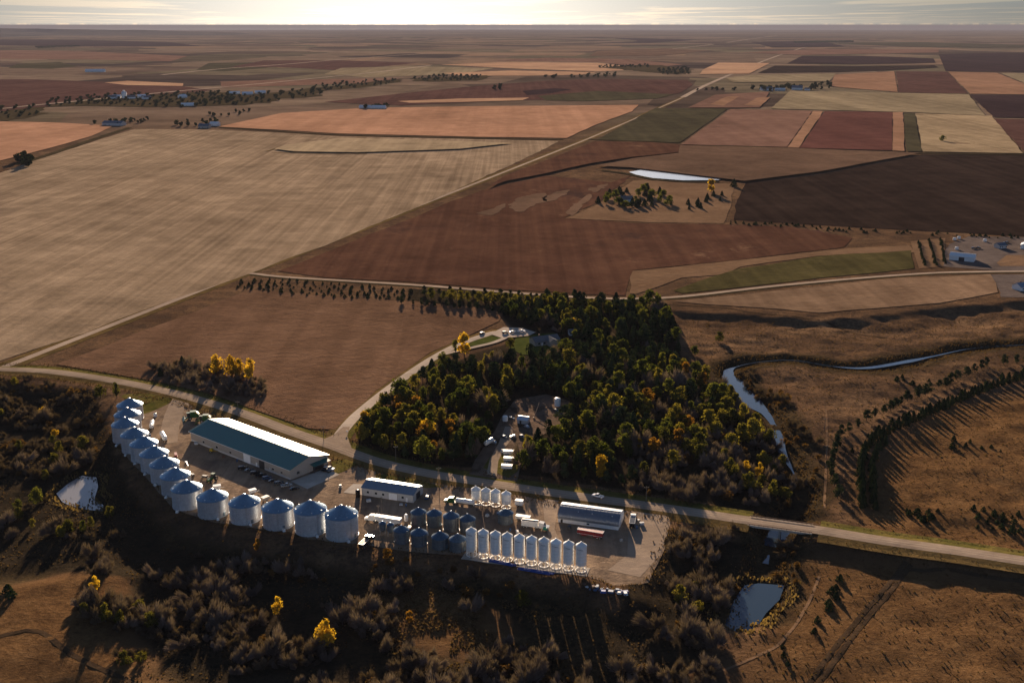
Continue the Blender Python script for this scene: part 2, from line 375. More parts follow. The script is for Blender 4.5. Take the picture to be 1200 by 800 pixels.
S = soil_mat
S('stubble', (.240, .170, .112), (.375, .278, .190), .0035, rows=(R(27), 6), row_amt=.36, blot=[((.21, .15, .10), .54, .004), ((.24, .19, .10), .60, .003)], bmp=.6)
S('stubble_pale', (.34, .255, .165), (.44, .335, .22), .004, rows=(AZ, 9), row_amt=.2)
S('wheat_orange', (.37, .205, .128), (.47, .27, .175), .003, rows=(AZ, 30), row_amt=.12, blot=[((.36, .19, .11), .64, .003)])
S('peach', (.42, .25, .16), (.52, .33, .21), .003)
S('maroon', (.080, .042, .035), (.120, .064, .052), .005, rows=(AZ, 14), row_amt=.2, blot=[((.06, .032, .028), .60, .004)])
S('maroon_red', (.10, .045, .037), (.14, .064, .052), .004, rows=(AZ, 40), row_amt=.12)
S('cloud_shade_soil', (.023, .015, .012), (.040, .027, .021), .006, rows=(R(4), 16), row_amt=.45, blot=[((.075, .05, .032), .69, .012)])  # soil colour darkened to stand for cloud shade
S('purple_soil_and_shade', (.035, .022, .024), (.05, .031, .031), .004, rows=(AZ, 40), row_amt=.2)  # serves dark purple soil and painted bands of cloud shade alike
S('dark_green', (.055, .048, .030), (.085, .072, .042), .004, rows=(AZ, 25), row_amt=.25)
S('pinkish', (.17, .098, .072), (.23, .135, .100), .004, rows=(AZ, 30), row_amt=.15, blot=[((.27, .17, .12), .66, .008)])
S('strip_orange', (.27, .155, .098), (.34, .20, .13), .004, rows=(AZ, 12), row_amt=.15)
S('tan_patchy', (.27, .20, .125), (.40, .30, .19), .006, rows=(AZ, 22), row_amt=.3, blot=[((.18, .12, .075), .58, .008)])
S('green_tan', (.225, .175, .112), (.305, .240, .155), .003, rows=(AZ + R(0), 26), row_amt=.3)
S('bean_brown', (.074, .037, .026), (.130, .068, .044), .006, rows=(R(-78), 9), row_amt=.16, blot=[((.23, .135, .085), .64, .055), ((.22, .125, .075), .60, .018), ((.045, .026, .022), .55, .004)], bmp=.8)
S('grain_brown', (.130, .076, .048), (.200, .120, .077), .007, rows=(R(62), 11), row_amt=.16, blot=[((.125, .070, .042), .56, .012)], bmp=1.0)
S('pasture_pale', (.150, .092, .057), (.235, .150, .093), .012, blot=[((.12, .075, .045), .64, .02)], bmp=.9)
S('pasture_dull', (.11, .070, .048), (.19, .120, .082), .006, blot=[((.26, .16, .095), .64, .012), ((.06, .042, .032), .62, .009)], bmp=.8)
S('hay_green', (.058, .050, .022), (.105, .086, .038), .012, rows=(R(-72), 9), row_amt=.3, blot=[((.16, .115, .055), .62, .02)], bmp=.9)
S('tan_mown', (.175, .112, .072), (.27, .18, .118), .010, rows=(R(-72), 10), row_amt=.22, blot=[((.16, .10, .062), .6, .02)], bmp=.7)
S('verge', (.085, .062, .028), (.19, .125, .055), .05, bmp=1)
S('verge_green', (.075, .075, .022), (.165, .125, .045), .06, bmp=1)
S('lawn', (.050, .064, .018), (.095, .098, .03), .08, bmp=.6)
S('gravel', (.26, .198, .148), (.37, .285, .215), .05, bmp=.35)
S('gravel_yard', (.185, .132, .094), (.335, .245, .172), .06, rows=(R(-50), 3.2), row_amt=.22, blot=[((.14, .100, .077), .52, .05), ((.40, .31, .235), .60, .09)], bmp=.8)
S('gravel_pale', (.43, .35, .28), (.54, .45, .365), .05, bmp=.3)
S('gravel_far', (.34, .26, .20), (.46, .36, .28), .01, bmp=0)
S('track_earth', (.05, .034, .022), (.085, .055, .034), .08, bmp=.6)
S('gravel_dull', (.105, .082, .072), (.165, .132, .115), .03, blot=[((.085, .066, .056), .55, .03)], bmp=.5)
S('scrap_earth', (.10, .072, .052), (.22, .155, .115), .05, blot=[((.055, .04, .026), .50, .07), ((.075, .062, .025), .56, .05)], bmp=1)
S('concrete', (.40, .345, .29), (.50, .44, .375), .12, bmp=.1)
S('ditch', (.045, .034, .020), (.08, .06, .032), .05, bmp=1)

M_ = MATS
far_sheets = [
 # far left
 ([(-60, 94), (30, 93), (120, 96), (210, 101), (250, 106), (190, 112), (130, 118), (0, 131), (-60, 134)], 'maroon'),
 ([(122, 97), (150, 95), (215, 98), (214, 101), (150, 100)], 'peach'),
 ([(-60, 60), (0, 58), (110, 61), (220, 66), (200, 72), (100, 70), (-60, 69)], 'pinkish'),
 ([(20, 75), (70, 73), (90, 78), (60, 81), (10, 80)], 'dark_green'),
 ([(-60, 46), (100, 47), (200, 50), (242, 55), (180, 57), (60, 54), (-60, 53)], 'purple_soil_and_shade'),  # band of cloud shade, laid down as a dark sheet
 ([(245, 74), (330, 73), (312, 80), (262, 84), (230, 82)], 'dark_green'),
 ([(258, 96), (320, 94), (400, 93), (470, 92), (440, 97), (330, 101), (260, 103)], 'pinkish'),
 ([(310, 71), (400, 71), (490, 74), (400, 83), (330, 79), (270, 79)], 'maroon'),
 ([(400, 80), (480, 78), (580, 80), (540, 87), (430, 91), (380, 87)], 'green_tan'),
 ([(516, 76), (600, 73), (700, 74), (765, 81), (700, 84), (610, 81)], 'peach'),
 ([(520, 86), (600, 83), (700, 85), (680, 88), (620, 89), (540, 89)], 'peach'),
 ([(570, 72), (640, 68), (740, 70), (800, 76), (760, 80), (700, 73), (620, 72)], 'pinkish'),
 ([(380, 120), (470, 110), (560, 101), (640, 95), (700, 93), (806, 94), (812, 100), (796, 110), (720, 116), (600, 118), (470, 124)], 'maroon'),
 ([(612, 107), (650, 104), (670, 105), (645, 110), (618, 112)], 'purple_soil_and_shade'),
 ([(630, 113), (700, 107), (790, 111), (770, 116), (690, 119), (640, 118)], 'dark_green'),
 ([(466, 119), (540, 116), (620, 115), (612, 118), (540, 120), (480, 121)], 'peach'),
 ([(256, 149), (330, 133), (430, 127), (560, 125), (748, 123.5), (741, 131), (700, 146), (664, 162.5), (560, 161), (395, 157), (330, 153)], 'wheat_orange'),
 ([(-80, 141), (0, 143), (60, 144), (134, 148), (108, 160), (55, 175), (0, 189), (-80, 204)], 'wheat_orange'),
 # right half
 ([(700, 164), (768, 127), (853, 128), (796, 168)], 'dark_green'),
 ([(856, 128.5), (952, 130.5), (922, 173), (798, 170)], 'pinkish'),
 ([(953, 130.5), (965, 131), (936, 174), (923, 173.3)], 'strip_orange'),
 ([(966, 131), (1046, 132), (1045, 177), (937, 174.2)], 'maroon_red'),
 ([(1046.5, 132), (1058, 132.2), (1060, 178), (1046, 177.2)], 'strip_orange'),
 ([(1059, 133), (1072, 133.5), (1080, 178.5), (1062, 178)], 'dark_green'),
 ([(1073, 133.5), (1162, 136.5), (1199, 180.5), (1081, 178.5)], 'tan_patchy'),
 ([(903, 128), (926, 107), (1135, 111), (1154, 136), (1060, 132)], 'green_tan'),
 ([(978, 88), (1048, 84), (1052, 108.5), (973, 102)], 'strip_orange'),
 ([(1050, 84), (1110, 84.5), (1134, 110.5), (1053.5, 109)], 'maroon'),
 ([(1111, 84.5), (1168, 86), (1203, 100), (1240, 112), (1137, 110.5)], 'strip_orange'),
 ([(1172, 86), (1260, 87), (1280, 100), (1206, 100)], 'green_tan'),
 ([(1137, 112), (1300, 113), (1310, 141), (1164, 138)], 'purple_soil_and_shade'),
 ([(1164, 140), (1300, 143), (1320, 182), (1202, 181)], 'maroon'),
 ([(922, 75), (940, 66), (1010, 66), (1094, 69), (1096, 74), (1000, 76)], 'purple_soil_and_shade'),  # cloud shade on the plain, put into the sheet colour
 ([(888, 86), (908, 77.5), (1000, 78), (1095, 77), (1100, 79.5), (1040, 83), (980, 85)], 'cloud_shade_soil'),  # second strip of cloud shade, painted as dark ground
 ([(1100, 64), (1300, 60), (1300, 85), (1108, 84)], 'purple_soil_and_shade'),  # cloud shade again, carried by the dark sheet colour
 ([(824, 82), (842, 74), (902, 74.5), (878, 87), (820, 87.5)], 'peach'),
 ([(850, 92), (880, 88.5), (980, 86.5), (972, 96), (860, 97)], 'green_tan'),
 ([(806, 127), (838, 112), (902, 108), (890, 127)], 'pinkish'),
 ([(832, 123), (852, 114), (866, 114), (848, 125)], 'strip_orange'),
 ([(872, 124), (888, 115), (902, 115), (892, 125)], 'strip_orange'),
 ([(870, 62), (960, 58), (1100, 58), (1100, 62), (940, 65)], 'pinkish'),
 ([(700, 60), (780, 57), (830, 60), (770, 66), (690, 66)], 'pasture_dull'),
 ([(960, 51), (1080, 50), (1200, 53), (1300, 56), (1100, 56)], 'dark_green'),
 ([(880, 50), (960, 48), (990, 55), (905, 56)], 'purple_soil_and_shade'),
 ([(600, 45), (700, 44), (820, 47), (760, 51), (640, 50)], 'purple_soil_and_shade'),
]
for px, mn in far_sheets: sheet('field', px, M_[mn])
mid_sheets = [
 ([(158, 151.5), (240, 152), (330, 156), (395, 160), (560, 163.5), (655, 165.5), (620, 184), (500, 238), (380, 288), (285, 324), (200, 352), (100, 390), (0, 424), (-220, 505), (-330, 470), (-200, 290), (0, 203), (45, 187), (110, 166)], 'stubble'),
 ([(322, 176), (338, 170.5), (400, 163), (520, 166), (600, 169), (540, 176), (420, 180), (345, 179)], 'stubble_pale'),
 ([(697, 167), (760, 168), (800, 171), (795, 180), (740, 186), (690, 193), (640, 205), (592, 214), (572, 222), (592, 208), (640, 190)], 'bean_brown'),
 ([(326, 318), (420, 281), (520, 240), (572, 221), (640, 206), (716, 214), (742, 204), (700, 238), (660, 256), (745, 262), (850, 263), (925, 266), (1000, 279), (990, 290), (850, 306), (742, 317), (736, 330), (733, 347), (690, 345), (600, 340), (500, 331.5), (380, 325)], 'bean_brown'),
 ([(797, 172), (925, 175), (1078, 181), (1040, 188), (960, 203), (872, 214), (740, 198), (700, 196), (742, 187), (795, 181)], 'pasture_dull'),
 ([(700, 240), (742, 212), (790, 212), (860, 216), (855, 245), (848, 262), (760, 261), (663, 256)], 'pasture_pale'),
 ([(860, 258), (861, 242), (874, 214), (962, 205), (1040, 189), (1080, 181.5), (1330, 183), (1360, 282), (1200, 277), (1010, 267)], 'cloud_shade_soil'),  # cloud shade over this field is put into its soil colour
 ([(742, 318), (850, 307), (995, 291), (1066, 288), (1072, 296), (960, 300), (868, 313), (850, 322), (800, 326), (745, 345), (737, 344)], 'pasture_pale'),
 ([(790, 341), (830, 325), (868, 315), (960, 300.5), (1066, 293.5), (1072, 315), (960, 326), (850, 339), (800, 344)], 'hay_green'),
 ([(790, 354), (930, 338), (1060, 326), (1160, 321.5), (1170, 343), (1100, 355), (960, 367), (870, 359)], 'tan_mown'),
 ([(292, 340), (340, 344), (480, 354), (560, 361), (590, 366), (586, 377), (545, 394), (505, 414), (470, 437), (440, 458), (410, 488), (394, 503), (362, 503), (300, 482), (250, 463), (190, 449), (120, 436), (64, 427), (160, 392), (240, 360)], 'grain_brown'),
]
for px, mn in mid_sheets: sheet('field', px, M_[mn])

# shallow draw with rough grass round the grove in the brown field
sheet('rough_pasture', [(150, 437), (172, 425), (220, 420), (262, 421), (310, 428), (352, 436), (392, 449), (372, 470), (340, 488), (300, 480), (250, 462), (190, 448)], M_['pasture_pale'], z=.125)

# roads
RW = 4.2
prof_road = [(-RW, .52), (-1.5, .60), (1.5, .60), (RW, .52)]
ribbon('county_road', ROAD, prof_road, M_['gravel'])
S('road_worn', (.33, .26, .20), (.44, .35, .27), .06, bmp=.2)
for o_ in (-1.35, .65): ribbon('wheel_track', ROAD, [(o_, .606), (o_ + .7, .606)], M_['road_worn'])
bx = ground_at(915, 617)
def part_line(line, keep):
    out, cur = [], []
    for p in line:
        if keep(p): cur.append(p)
        else:
            if len(cur) > 1: out.append(cur)
            cur = []
    if len(cur) > 1: out.append(cur)
    return out
for seg in part_line(ROAD, lambda p: math.hypot(p[0] - bx[0], p[1] - bx[1]) > 13):
    ribbon('road_verge', seg, [(-11, .03), (-8, .05), (-RW + .01, .505)], M_['verge_green'])
    ribbon('road_verge', seg, [(RW - .01, .505), (8, .05), (11, .03)], M_['verge'])
SECTION = G([(-260, 531), (-20, 439.5), (20, 424.5), (150, 373.5), (285, 321), (420, 269), (560, 214), (660, 174.5), (690, 162.5), (740, 141), (800, 114.5)])
ribbon('section_road', SECTION, [(-3, .30), (3, .30)], M_['gravel_far'])
ribbon('road_verge', SECTION, [(3, .29), (9, .13)], M_['verge'])
ribbon('road_verge', SECTION, [(-9, .13), (-3, .29)], M_['verge'])
S2 = smooth_line(G([(284, 320), (300, 321), (330, 324.5), (420, 330), (500, 335), (600, 343), (690, 349), (740, 350), (800, 347.5), (920, 334), (1060, 322), (1150, 318.5), (1320, 318)]), 12)
ribbon('farm_road', S2, [(-2.7, .24), (2.7, .24)], M_['gravel_far'])
ribbon('road_verge', S2, [(2.7, .23), (7, .11)], M_['ditch'])
for px, w in (([(800, 114.5), (830, 99), (870, 82), (905, 68), (935, 58), (965, 50)], 9), ([(190, 88), (260, 81), (330, 76), (400, 70), (470, 65), (540, 61), (620, 58)], 12),
              ([(-80, 139), (0, 128), (120, 116), (200, 108), (310, 98), (400, 89), (440, 85), (505, 77)], 9), ([(760, 60), (830, 53), (880, 46), (910, 42)], 14)):
    ribbon('far_road', smooth_line(G(px), 60), [(-w, .9), (w, .9)], M_['gravel_far'])
for px in ([(258, 149.8), (330, 154.4), (395, 158.4), (560, 162.3), (660, 164)], [(690, 163.5), (800, 169.5), (925, 174.3), (1062, 179.8), (1200, 181.4)], [(20, 193), (60, 181), (112, 163), (152, 150)]):
    ribbon('field_ditch', smooth_line(G(px), 60), [(-7, .8), (7, .8)], M_['ditch'])
for px in ([(498, 151), (530, 147.5), (560, 145.5), (585, 143), (605, 140.5), (640, 139.6), (690, 141)], [(312, 178), (322, 175), (338, 171), (365, 168), (392, 164), (430, 161.5)], [(318, 179), (345, 180), (380, 181), (430, 181)]):
    ribbon('field_drain', smooth_line(G(px), 40), [(-1.8, .9), (1.8, .9)], M_['verge'])
DRIVE = smooth_line(G([(392, 520), (402, 505), (415, 490), (432, 475), (452, 459), (475, 442), (500, 425), (524, 411), (543, 402), (560, 396), (580, 390), (600, 389)]), 4)
ribbon('driveway', DRIVE, [(-3.4, .46), (-1, .5), (1, .5), (3.4, .46)], M_['gravel_pale'])
ribbon('road_verge', DRIVE, [(3.39, .455), (7, .13)], M_['verge_green'])
ribbon('road_verge', DRIVE, [(-8, .13), (-3.39, .455)], M_['verge'])
ribbon('driveway', smooth_line(G([(518, 416), (535, 412), (555, 407.5), (578, 402), (592, 396), (598, 390)]), 3), [(-2, .54), (2, .54)], M_['gravel_pale'])
sheet('lawn', [(546, 407), (556, 400), (575, 394.5), (588, 396), (584, 400), (566, 404.5)], M_['lawn'], z=.50)
sheet('lawn', [(598, 408), (606, 394), (650, 390), (662, 402), (646, 414), (612, 416)], M_['lawn'], z=.17)
sheet('driveway_court', [(574, 392), (590, 384), (612, 385), (628, 390), (620, 394), (600, 396), (586, 396)], M_['gravel_pale'], z=.56)
sheet('road_apron', [(378, 516), (392, 510), (402, 501), (410, 501), (407, 512), (414, 531), (392, 524)], M_['gravel'], z=.57)

# farmyard
sheet('farmyard', YARD_PX, M_['gravel_yard'], z=.10)
sheet('yard_track', [(206, 462), (224, 469), (216, 480), (210, 500), (208, 518), (196, 520), (188, 505), (192, 488), (198, 474)], M_['gravel'], z=.16)
sheet('grass_patch', [(136, 462), (190, 461), (206, 466), (196, 474), (176, 483), (166, 486), (160, 474)], M_['verge_green'], z=.14)
sheet('grass_patch', [(388, 541), (410, 536), (420, 543), (404, 552), (393, 556)], M_['verge_green'], z=.14)
sheet('grass_patch', [(440, 555), (480, 560), (520, 570), (500, 572), (470, 567), (440, 562)], M_['verge_green'], z=.14)
sheet('concrete_pad', [(402, 577), (414, 567), (427, 567.5), (424, 580)], M_['concrete'], z=.18)
sheet('concrete_pad', [(341, 564), (382, 549), (398, 556), (360, 573)], M_['concrete'], z=.17)
sheet('yard_track', [(644, 574), (655, 577), (655, 590), (650, 620), (660, 645), (648, 650), (638, 610), (636, 590)], M_['gravel'], z=.16)
sheet('yard_track', [(738, 596), (780, 603), (784, 620), (774, 650), (750, 676), (712, 668), (735, 650)], M_['gravel'], z=.15)
sheet('clearing', [(548, 560), (556, 540), (568, 522), (580, 505), (588, 488), (604, 468), (640, 462), (668, 470), (664, 490), (648, 504), (630, 512), (618, 522), (610, 545), (606, 564)], M_['scrap_earth'], z=.12)
sheet('clearing_track', [(570, 556), (574, 538), (584, 520), (592, 500), (600, 500), (602, 512), (592, 524), (584, 540), (582, 558)], M_['gravel'], z=.17)
sheet('grass_patch', [(566, 548), (578, 530), (606, 527), (607, 552), (596, 560)], M_['verge_green'], z=.16)
sheet('farmyard', [(1098, 312), (1112, 286), (1135, 277), (1300, 280), (1330, 312), (1190, 318), (1150, 316)], M_['gravel_dull'], z=.19)
sheet('farmyard', [(1160, 322), (1330, 322), (1330, 352), (1175, 348)], M_['gravel_dull'], z=.19)
sheet('lawn', [(1168, 308), (1180, 299), (1240, 300), (1240, 312), (1172, 312)], M_['pasture_pale'], z=.25)
sheet('tree_strip', [(1067, 283), (1108, 279), (1106, 312), (1077, 315)], M_['pasture_pale'], z=.2)

# two-track lanes in the pasture
for px in ([(1062, 655), (1054, 668), (1036, 690), (1010, 720), (985, 750), (962, 780), (945, 805)], [(1068, 657), (1060, 672), (1043, 693), (1018, 722), (994, 752), (972, 782), (956, 805)], [(1045, 682), (1060, 668), (1085, 662), (1120, 664), (1180, 674), (1300, 690)]):
    ribbon('field_track', smooth_line([tuple(at(*p)[:2]) for p in px], 4), [(-1.0, .10), (-.3, .14), (.3, .14), (1.0, .10)], M_['track_earth'], drape=True)
for px in ([(968, 480), (969, 510), (968, 545), (966, 595)], [(830, 792), (870, 776), (905, 760), (930, 735), (948, 705), (960, 675)]):
    ribbon('field_track', smooth_line([tuple(at(*p)[:2]) for p in px], 4), [(-.6, .10), (.6, .10)], M_['pasture_pale'], drape=True)
ribbon('field_track', smooth_line([tuple(at(*p)[:2]) for p in [(-10, 748), (30, 738), (48, 740), (70, 756), (95, 772), (130, 788), (160, 802)]], 4), [(-1.1, .10), (1.1, .10)], M_['track_earth'], drape=True)
ribbon('field_track', smooth_line(G([(700, 352), (800, 358), (850, 361), (880, 366), (960, 374), (1000, 384), (1040, 390)]), 6), [(-1.6, .10), (1.6, .10)], M_['track_earth'], drape=True)

# water
m, t, b = new_mat('water')
b.inputs['Base Color'].default_value = (.03, .05, .075, 1); b.inputs['Roughness'].default_value = .06; b.inputs['IOR'].default_value = 1.33; b.inputs['Specular IOR Level'].default_value = .8
bump(t, b, noise_node(t, .5, 4, .6), .06, .4)
def water_sheet(name, px, z):
    o = sheet(name, px, MATS['water'], z=0); 
    pts = G(px, z); me = o.data
    for v, p in zip(me.vertices, pts): v.co = (p[0], p[1], z)
    return o
def reach(px, ws, z):
    """open water of uneven width along the creek"""
    P = G(px, z); v, f = [], []
    fine = smooth_line(P, 3); ks = [i + q / n_ for i in range(len(P) - 1) for n_ in [max(1, int(math.hypot(P[i + 1][0] - P[i][0], P[i + 1][1] - P[i][1]) / 3))] for q in range(n_)] + [len(P) - 1]
    L = [Vector(p) for p in fine]
    for i, p in enumerate(L):
        k = ks[i]; a = int(min(k, len(ws) - 2)); w = ws[a] + (ws[a + 1] - ws[a]) * (k - a) * (1 + .5 * mnoise.noise((p.x * .06, p.y * .06, 2)))
        d = (L[min(i + 1, len(L) - 1)] - L[max(i - 1, 0)]).normalized(); n_ = Vector((d.y, -d.x)) * max(w, .15)
        v += [(p.x - n_.x, p.y - n_.y, z), (p.x + n_.x, p.y + n_.y, z)]
    f = [(2 * i, 2 * i + 1, 2 * i + 3, 2 * i + 2) for i in range(len(L) - 1)]
    me = bpy.data.meshes.new('water'); me.from_pydata(v, [], f); me.update()
    if me.polygons[0].normal.z < 0: me.flip_normals()
    tag(link('water', me, MATS['water']), kind='structure')
reach(CREEK_PX[:20], [.1, .1, .15, .8, 2.4, 2.0, .15, .1, .1, .3, 5, 9.5, 9.0, 6.0, 2.6, 1.6, 2.6, 2.2, .5, .2], -4.7)
reach([(919, 612), (914, 621), (909, 630), (904, 640)], [1.0, 4.5, 7.5, 1.0], -4.7)
reach([(901, 650), (897, 660)], [.4, 1.6], -4.9)
def ragged(name, px, mat, z, amp=5, step=5):
    pts = smooth_line(G(px + px[:1]), step); c = Vector((sum(p[0] for p in pts) / len(pts), sum(p[1] for p in pts) / len(pts)))
    out = []
    for x, y in pts:
        d = Vector((x, y)) - c; k = 1 + amp * (mnoise.noise((x * .06, y * .06, 4)) + .6 * mnoise.noise((x * .2, y * .2, 7))) / max(d.length, 6); out.append(c + d * k)
    bm = bmesh.new(); bm.faces.new([bm.verts.new((p.x, p.y, z)) for p in out]); bmesh.ops.triangulate(bm, faces=bm.faces[:])
    me = bpy.data.meshes.new(name); bm.to_mesh(me); bm.free()
    for p in me.polygons:
        if p.normal.z < 0: p.flip()
    return tag(link(name, me, mat), kind='structure')
for q_ in ([(596, 244), (604, 234), (620, 229), (640, 227), (636, 236), (622, 243), (610, 249)], [(634, 233), (650, 226), (668, 223), (660, 230), (646, 236)], [(662, 250), (676, 238), (690, 228), (694, 231), (682, 243), (672, 252)], [(560, 250), (574, 246), (590, 240), (590, 246), (574, 253)], [(690, 222), (702, 218), (712, 216), (706, 222), (696, 226)]):
    ragged('bare_soil', q_, M_['pasture_dull'], .62, 9)
for q_ in ([(640, 322), (668, 310), (716, 312), (728, 326), (720, 338), (680, 336), (650, 330)], [(880, 276), (920, 268), (968, 272), (984, 282), (940, 288), (890, 288)]):
    ragged('damp_soil', q_, M_['maroon'], .16, 7)
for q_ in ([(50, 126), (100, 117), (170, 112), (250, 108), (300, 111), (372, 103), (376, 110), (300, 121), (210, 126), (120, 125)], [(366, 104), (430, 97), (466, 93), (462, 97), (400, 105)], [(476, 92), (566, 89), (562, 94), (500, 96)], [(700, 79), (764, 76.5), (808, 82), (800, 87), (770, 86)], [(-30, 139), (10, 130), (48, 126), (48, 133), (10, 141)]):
    ragged('dark_underlay', q_, M_['ditch'], .85, 60, 40)  # dark ground sheets added beneath the far trees to blend each belt
ragged('mud_hollow', [(306, 436), (316, 432), (326, 436), (326, 443), (312, 446), (302, 443)], M_['ditch'], .16, 1.5, 3)
water_sheet('pond', grow(POND_PX, 1.2), -4.4)
m, t, b = new_mat('silt_sky_water'); b.inputs['Base Color'].default_value = (.24, .225, .215, 1); b.inputs['Roughness'].default_value = .18
water_sheet('pond', LPOND_PX, -5.7).data.materials[0] = m
water_sheet('pond', [(737, 201.5), (758, 198), (782, 195.8), (822, 197.2), (852, 199.6), (860, 205), (842, 211), (800, 211.3), (765, 208.6), (746, 205)], 1.1).data.materials[0] = m  # pale base colour here stands in for bright sky reflected in the pond
ribbon('pond_bank', smooth_line(G([(706, 200), (735, 204), (770, 210.8), (805, 213.6), (842, 213.6)]), 10), [(-4, .9), (0, 1.5), (7, .8)], M_['ditch'])
for px in ([(894, 620), (920, 622), (943, 626), (938, 634), (918, 634), (900, 630)], [(84, 530), (90, 524), (98, 530), (97, 537), (90, 540)], [(166, 682), (176, 678), (184, 683), (178, 688), (168, 687)]):
    pass

# the air: one even volume round the land
bm = bmesh.new(); bmesh.ops.create_cube(bm, size=1)
me = bpy.data.meshes.new('haze'); bm.to_mesh(me); bm.free()
hz = link('haze', me); hz.scale = (290000, 290000, 400); hz.location = (0, 0, 222 - 200); tag(hz, kind='stuff')
m = bpy.data.materials.new('haze_air'); m.use_nodes = True; t = m.node_tree; t.nodes.clear()
o = N(t, 'ShaderNodeOutputMaterial'); pv = N(t, 'ShaderNodeVolumePrincipled'); t.links.new(pv.outputs[0], o.inputs['Volume'])
HAZE_D, HAZE_C = 2.5e-5, (.235, .235, .29)
pv.inputs['Color'].default_value = col4(HAZE_C); pv.inputs['Density'].default_value = HAZE_D; pv.inputs['Anisotropy'].default_value = 0.0
me.materials.append(m)
# ------------------------------------------------------------------ vegetation
def leaf_mat(name, lo, hi, trans=.35, sat=.12):
    """foliage: colour varies tree to tree and clump to clump; thin leaves let light through"""
    m = bpy.data.materials.new(name); m.use_nodes = True; t = m.node_tree; t.nodes.clear(); MATS[name] = m
    o = N(t, 'ShaderNodeOutputMaterial'); oi = N(t, 'ShaderNodeObjectInfo'); g = N(t, 'ShaderNodeNewGeometry')
    n = noise_node(t, .45, 3, .6)
    f = mathn(t, 'ADD', mathn(t, 'MULTIPLY', oi.outputs['Random'], .55), mathn(t, 'MULTIPLY', n, .45))
    c = ramp(t, f, [(.2, lo), (.75, hi)])
    d = N(t, 'ShaderNodeBsdfDiffuse'); tr = N(t, 'ShaderNodeBsdfTranslucent'); mx = N(t, 'ShaderNodeMixShader'); mx.inputs[0].default_value = trans
    t.links.new(c, d.inputs[0]); t.links.new(mixrgb(t, 1, c, (1.3, 1.25, .55), 'MULTIPLY'), tr.inputs[0])
    t.links.new(d.outputs[0], mx.inputs[1]); t.links.new(tr.outputs[0], mx.inputs[2]); t.links.new(mx.outputs[0], o.inputs[0]); return m
leaf_mat('cedar_leaf', (.014, .024, .012), (.036, .050, .022), .12)
leaf_mat('green_leaf', (.030, .044, .013), (.112, .112, .026), .42)
leaf_mat('pine_leaf', (.015, .027, .015), (.044, .058, .028), .12)
leaf_mat('olive_leaf', (.055, .056, .017), (.165, .135, .028), .4)
leaf_mat('yellow_leaf', (.28, .165, .018), (.50, .32, .035), .42)
leaf_mat('orange_leaf', (.17, .085, .018), (.28, .14, .024), .4)
leaf_mat('twig', (.108, .080, .070), (.20, .150, .130), .15)
leaf_mat('brush_twig', (.075, .054, .040), (.135, .096, .068), .15)
leaf_mat('rust_leaf', (.085, .045, .020), (.15, .085, .032), .3)
plain('bark', (.07, .055, .045), .95, var=.4)
def quads_from(c, nrm, size, r, k=1.0):
    """leaf clumps: quads of the given size at points c, facing nrm"""
    n = len(c); a = r.normal(size=(n, 3)); a -= (a * nrm).sum(1)[:, None] * nrm
    a /= np.linalg.norm(a, axis=1)[:, None] + 1e-9; bb = np.cross(nrm, a)
    s = (size * (.55 + .9 * r.random(n)))[:, None] if np.isscalar(size) else size[:, None]
    a = a * s * .5; bb = bb * s * .5 * k
    v = np.stack([c - a - bb * .6, c + a * .8 - bb, c + a + bb * .7, c - a * .7 + bb], 1).reshape(-1, 3)
    return v
def crown_pts(r, w, h, z0, n, lobes=9, kind='round'):
    P, Q = [], []
    for k in range(lobes):
        u = r.random() * 2 * math.pi; q = r.random() ** .6
        zz = r.random() ** .85
        prof = math.sin(math.pi * min(max(.18 + .78 * zz, 0), 1)) if kind == 'round' else (1 - zz) * .9 + .12
        q = q * r.uniform(.8, 1.25); c = np.array([math.cos(u) * q * w * .40 * prof, math.sin(u) * q * w * .40 * prof, z0 + h * (.10 + .78 * zz)])
        rad = w * (.12 + .17 * r.random() ** 1.5) * (.75 + .35 * prof)
        m = n // lobes; d = r.normal(size=(m, 3)); d /= np.linalg.norm(d, axis=1)[:, None]
        rr = rad * (.72 + .36 * r.random(m) ** .6)
        sq = r.uniform(.7, 1.3, 3); p = c + d * rr[:, None] * sq + r.normal(size=(m, 3)) * rad * .12; P.append(p)
        nn = d * .75 + r.normal(size=(m, 3)) * .55; nn /= np.linalg.norm(nn, axis=1)[:, None]; Q.append(nn)
    return np.concatenate(P), np.concatenate(Q)
def crown_round(seed, w, h, z0, n=650, leaf=.75, lobes=10):
    r = np.random.default_rng(seed); p, q = crown_pts(r, w, h, z0, n, lobes); return quads_from(p, q, leaf, r)
def crown_cedar(seed, w, h, z0, n=650, leaf=.7):
    r = np.random.default_rng(seed); z = r.random(n) ** 1.25; u = r.random(n) * 2 * math.pi
    wob = 1 + .22 * np.sin(u * 3 + seed) + .15 * np.sin(u * 5 + z * 9 + seed * 2)
    rad = w * .5 * ((1 - z) ** .72) * wob * (.66 + .40 * r.random(n) ** .5) + .08
    p = np.stack([np.cos(u) * rad, np.sin(u) * rad, z0 + z * h], 1)
    d = np.stack([np.cos(u), np.sin(u), np.full(n, .35)], 1) + r.normal(size=(n, 3)) * .4; d /= np.linalg.norm(d, axis=1)[:, None]
    return quads_from(p, d, leaf, r)
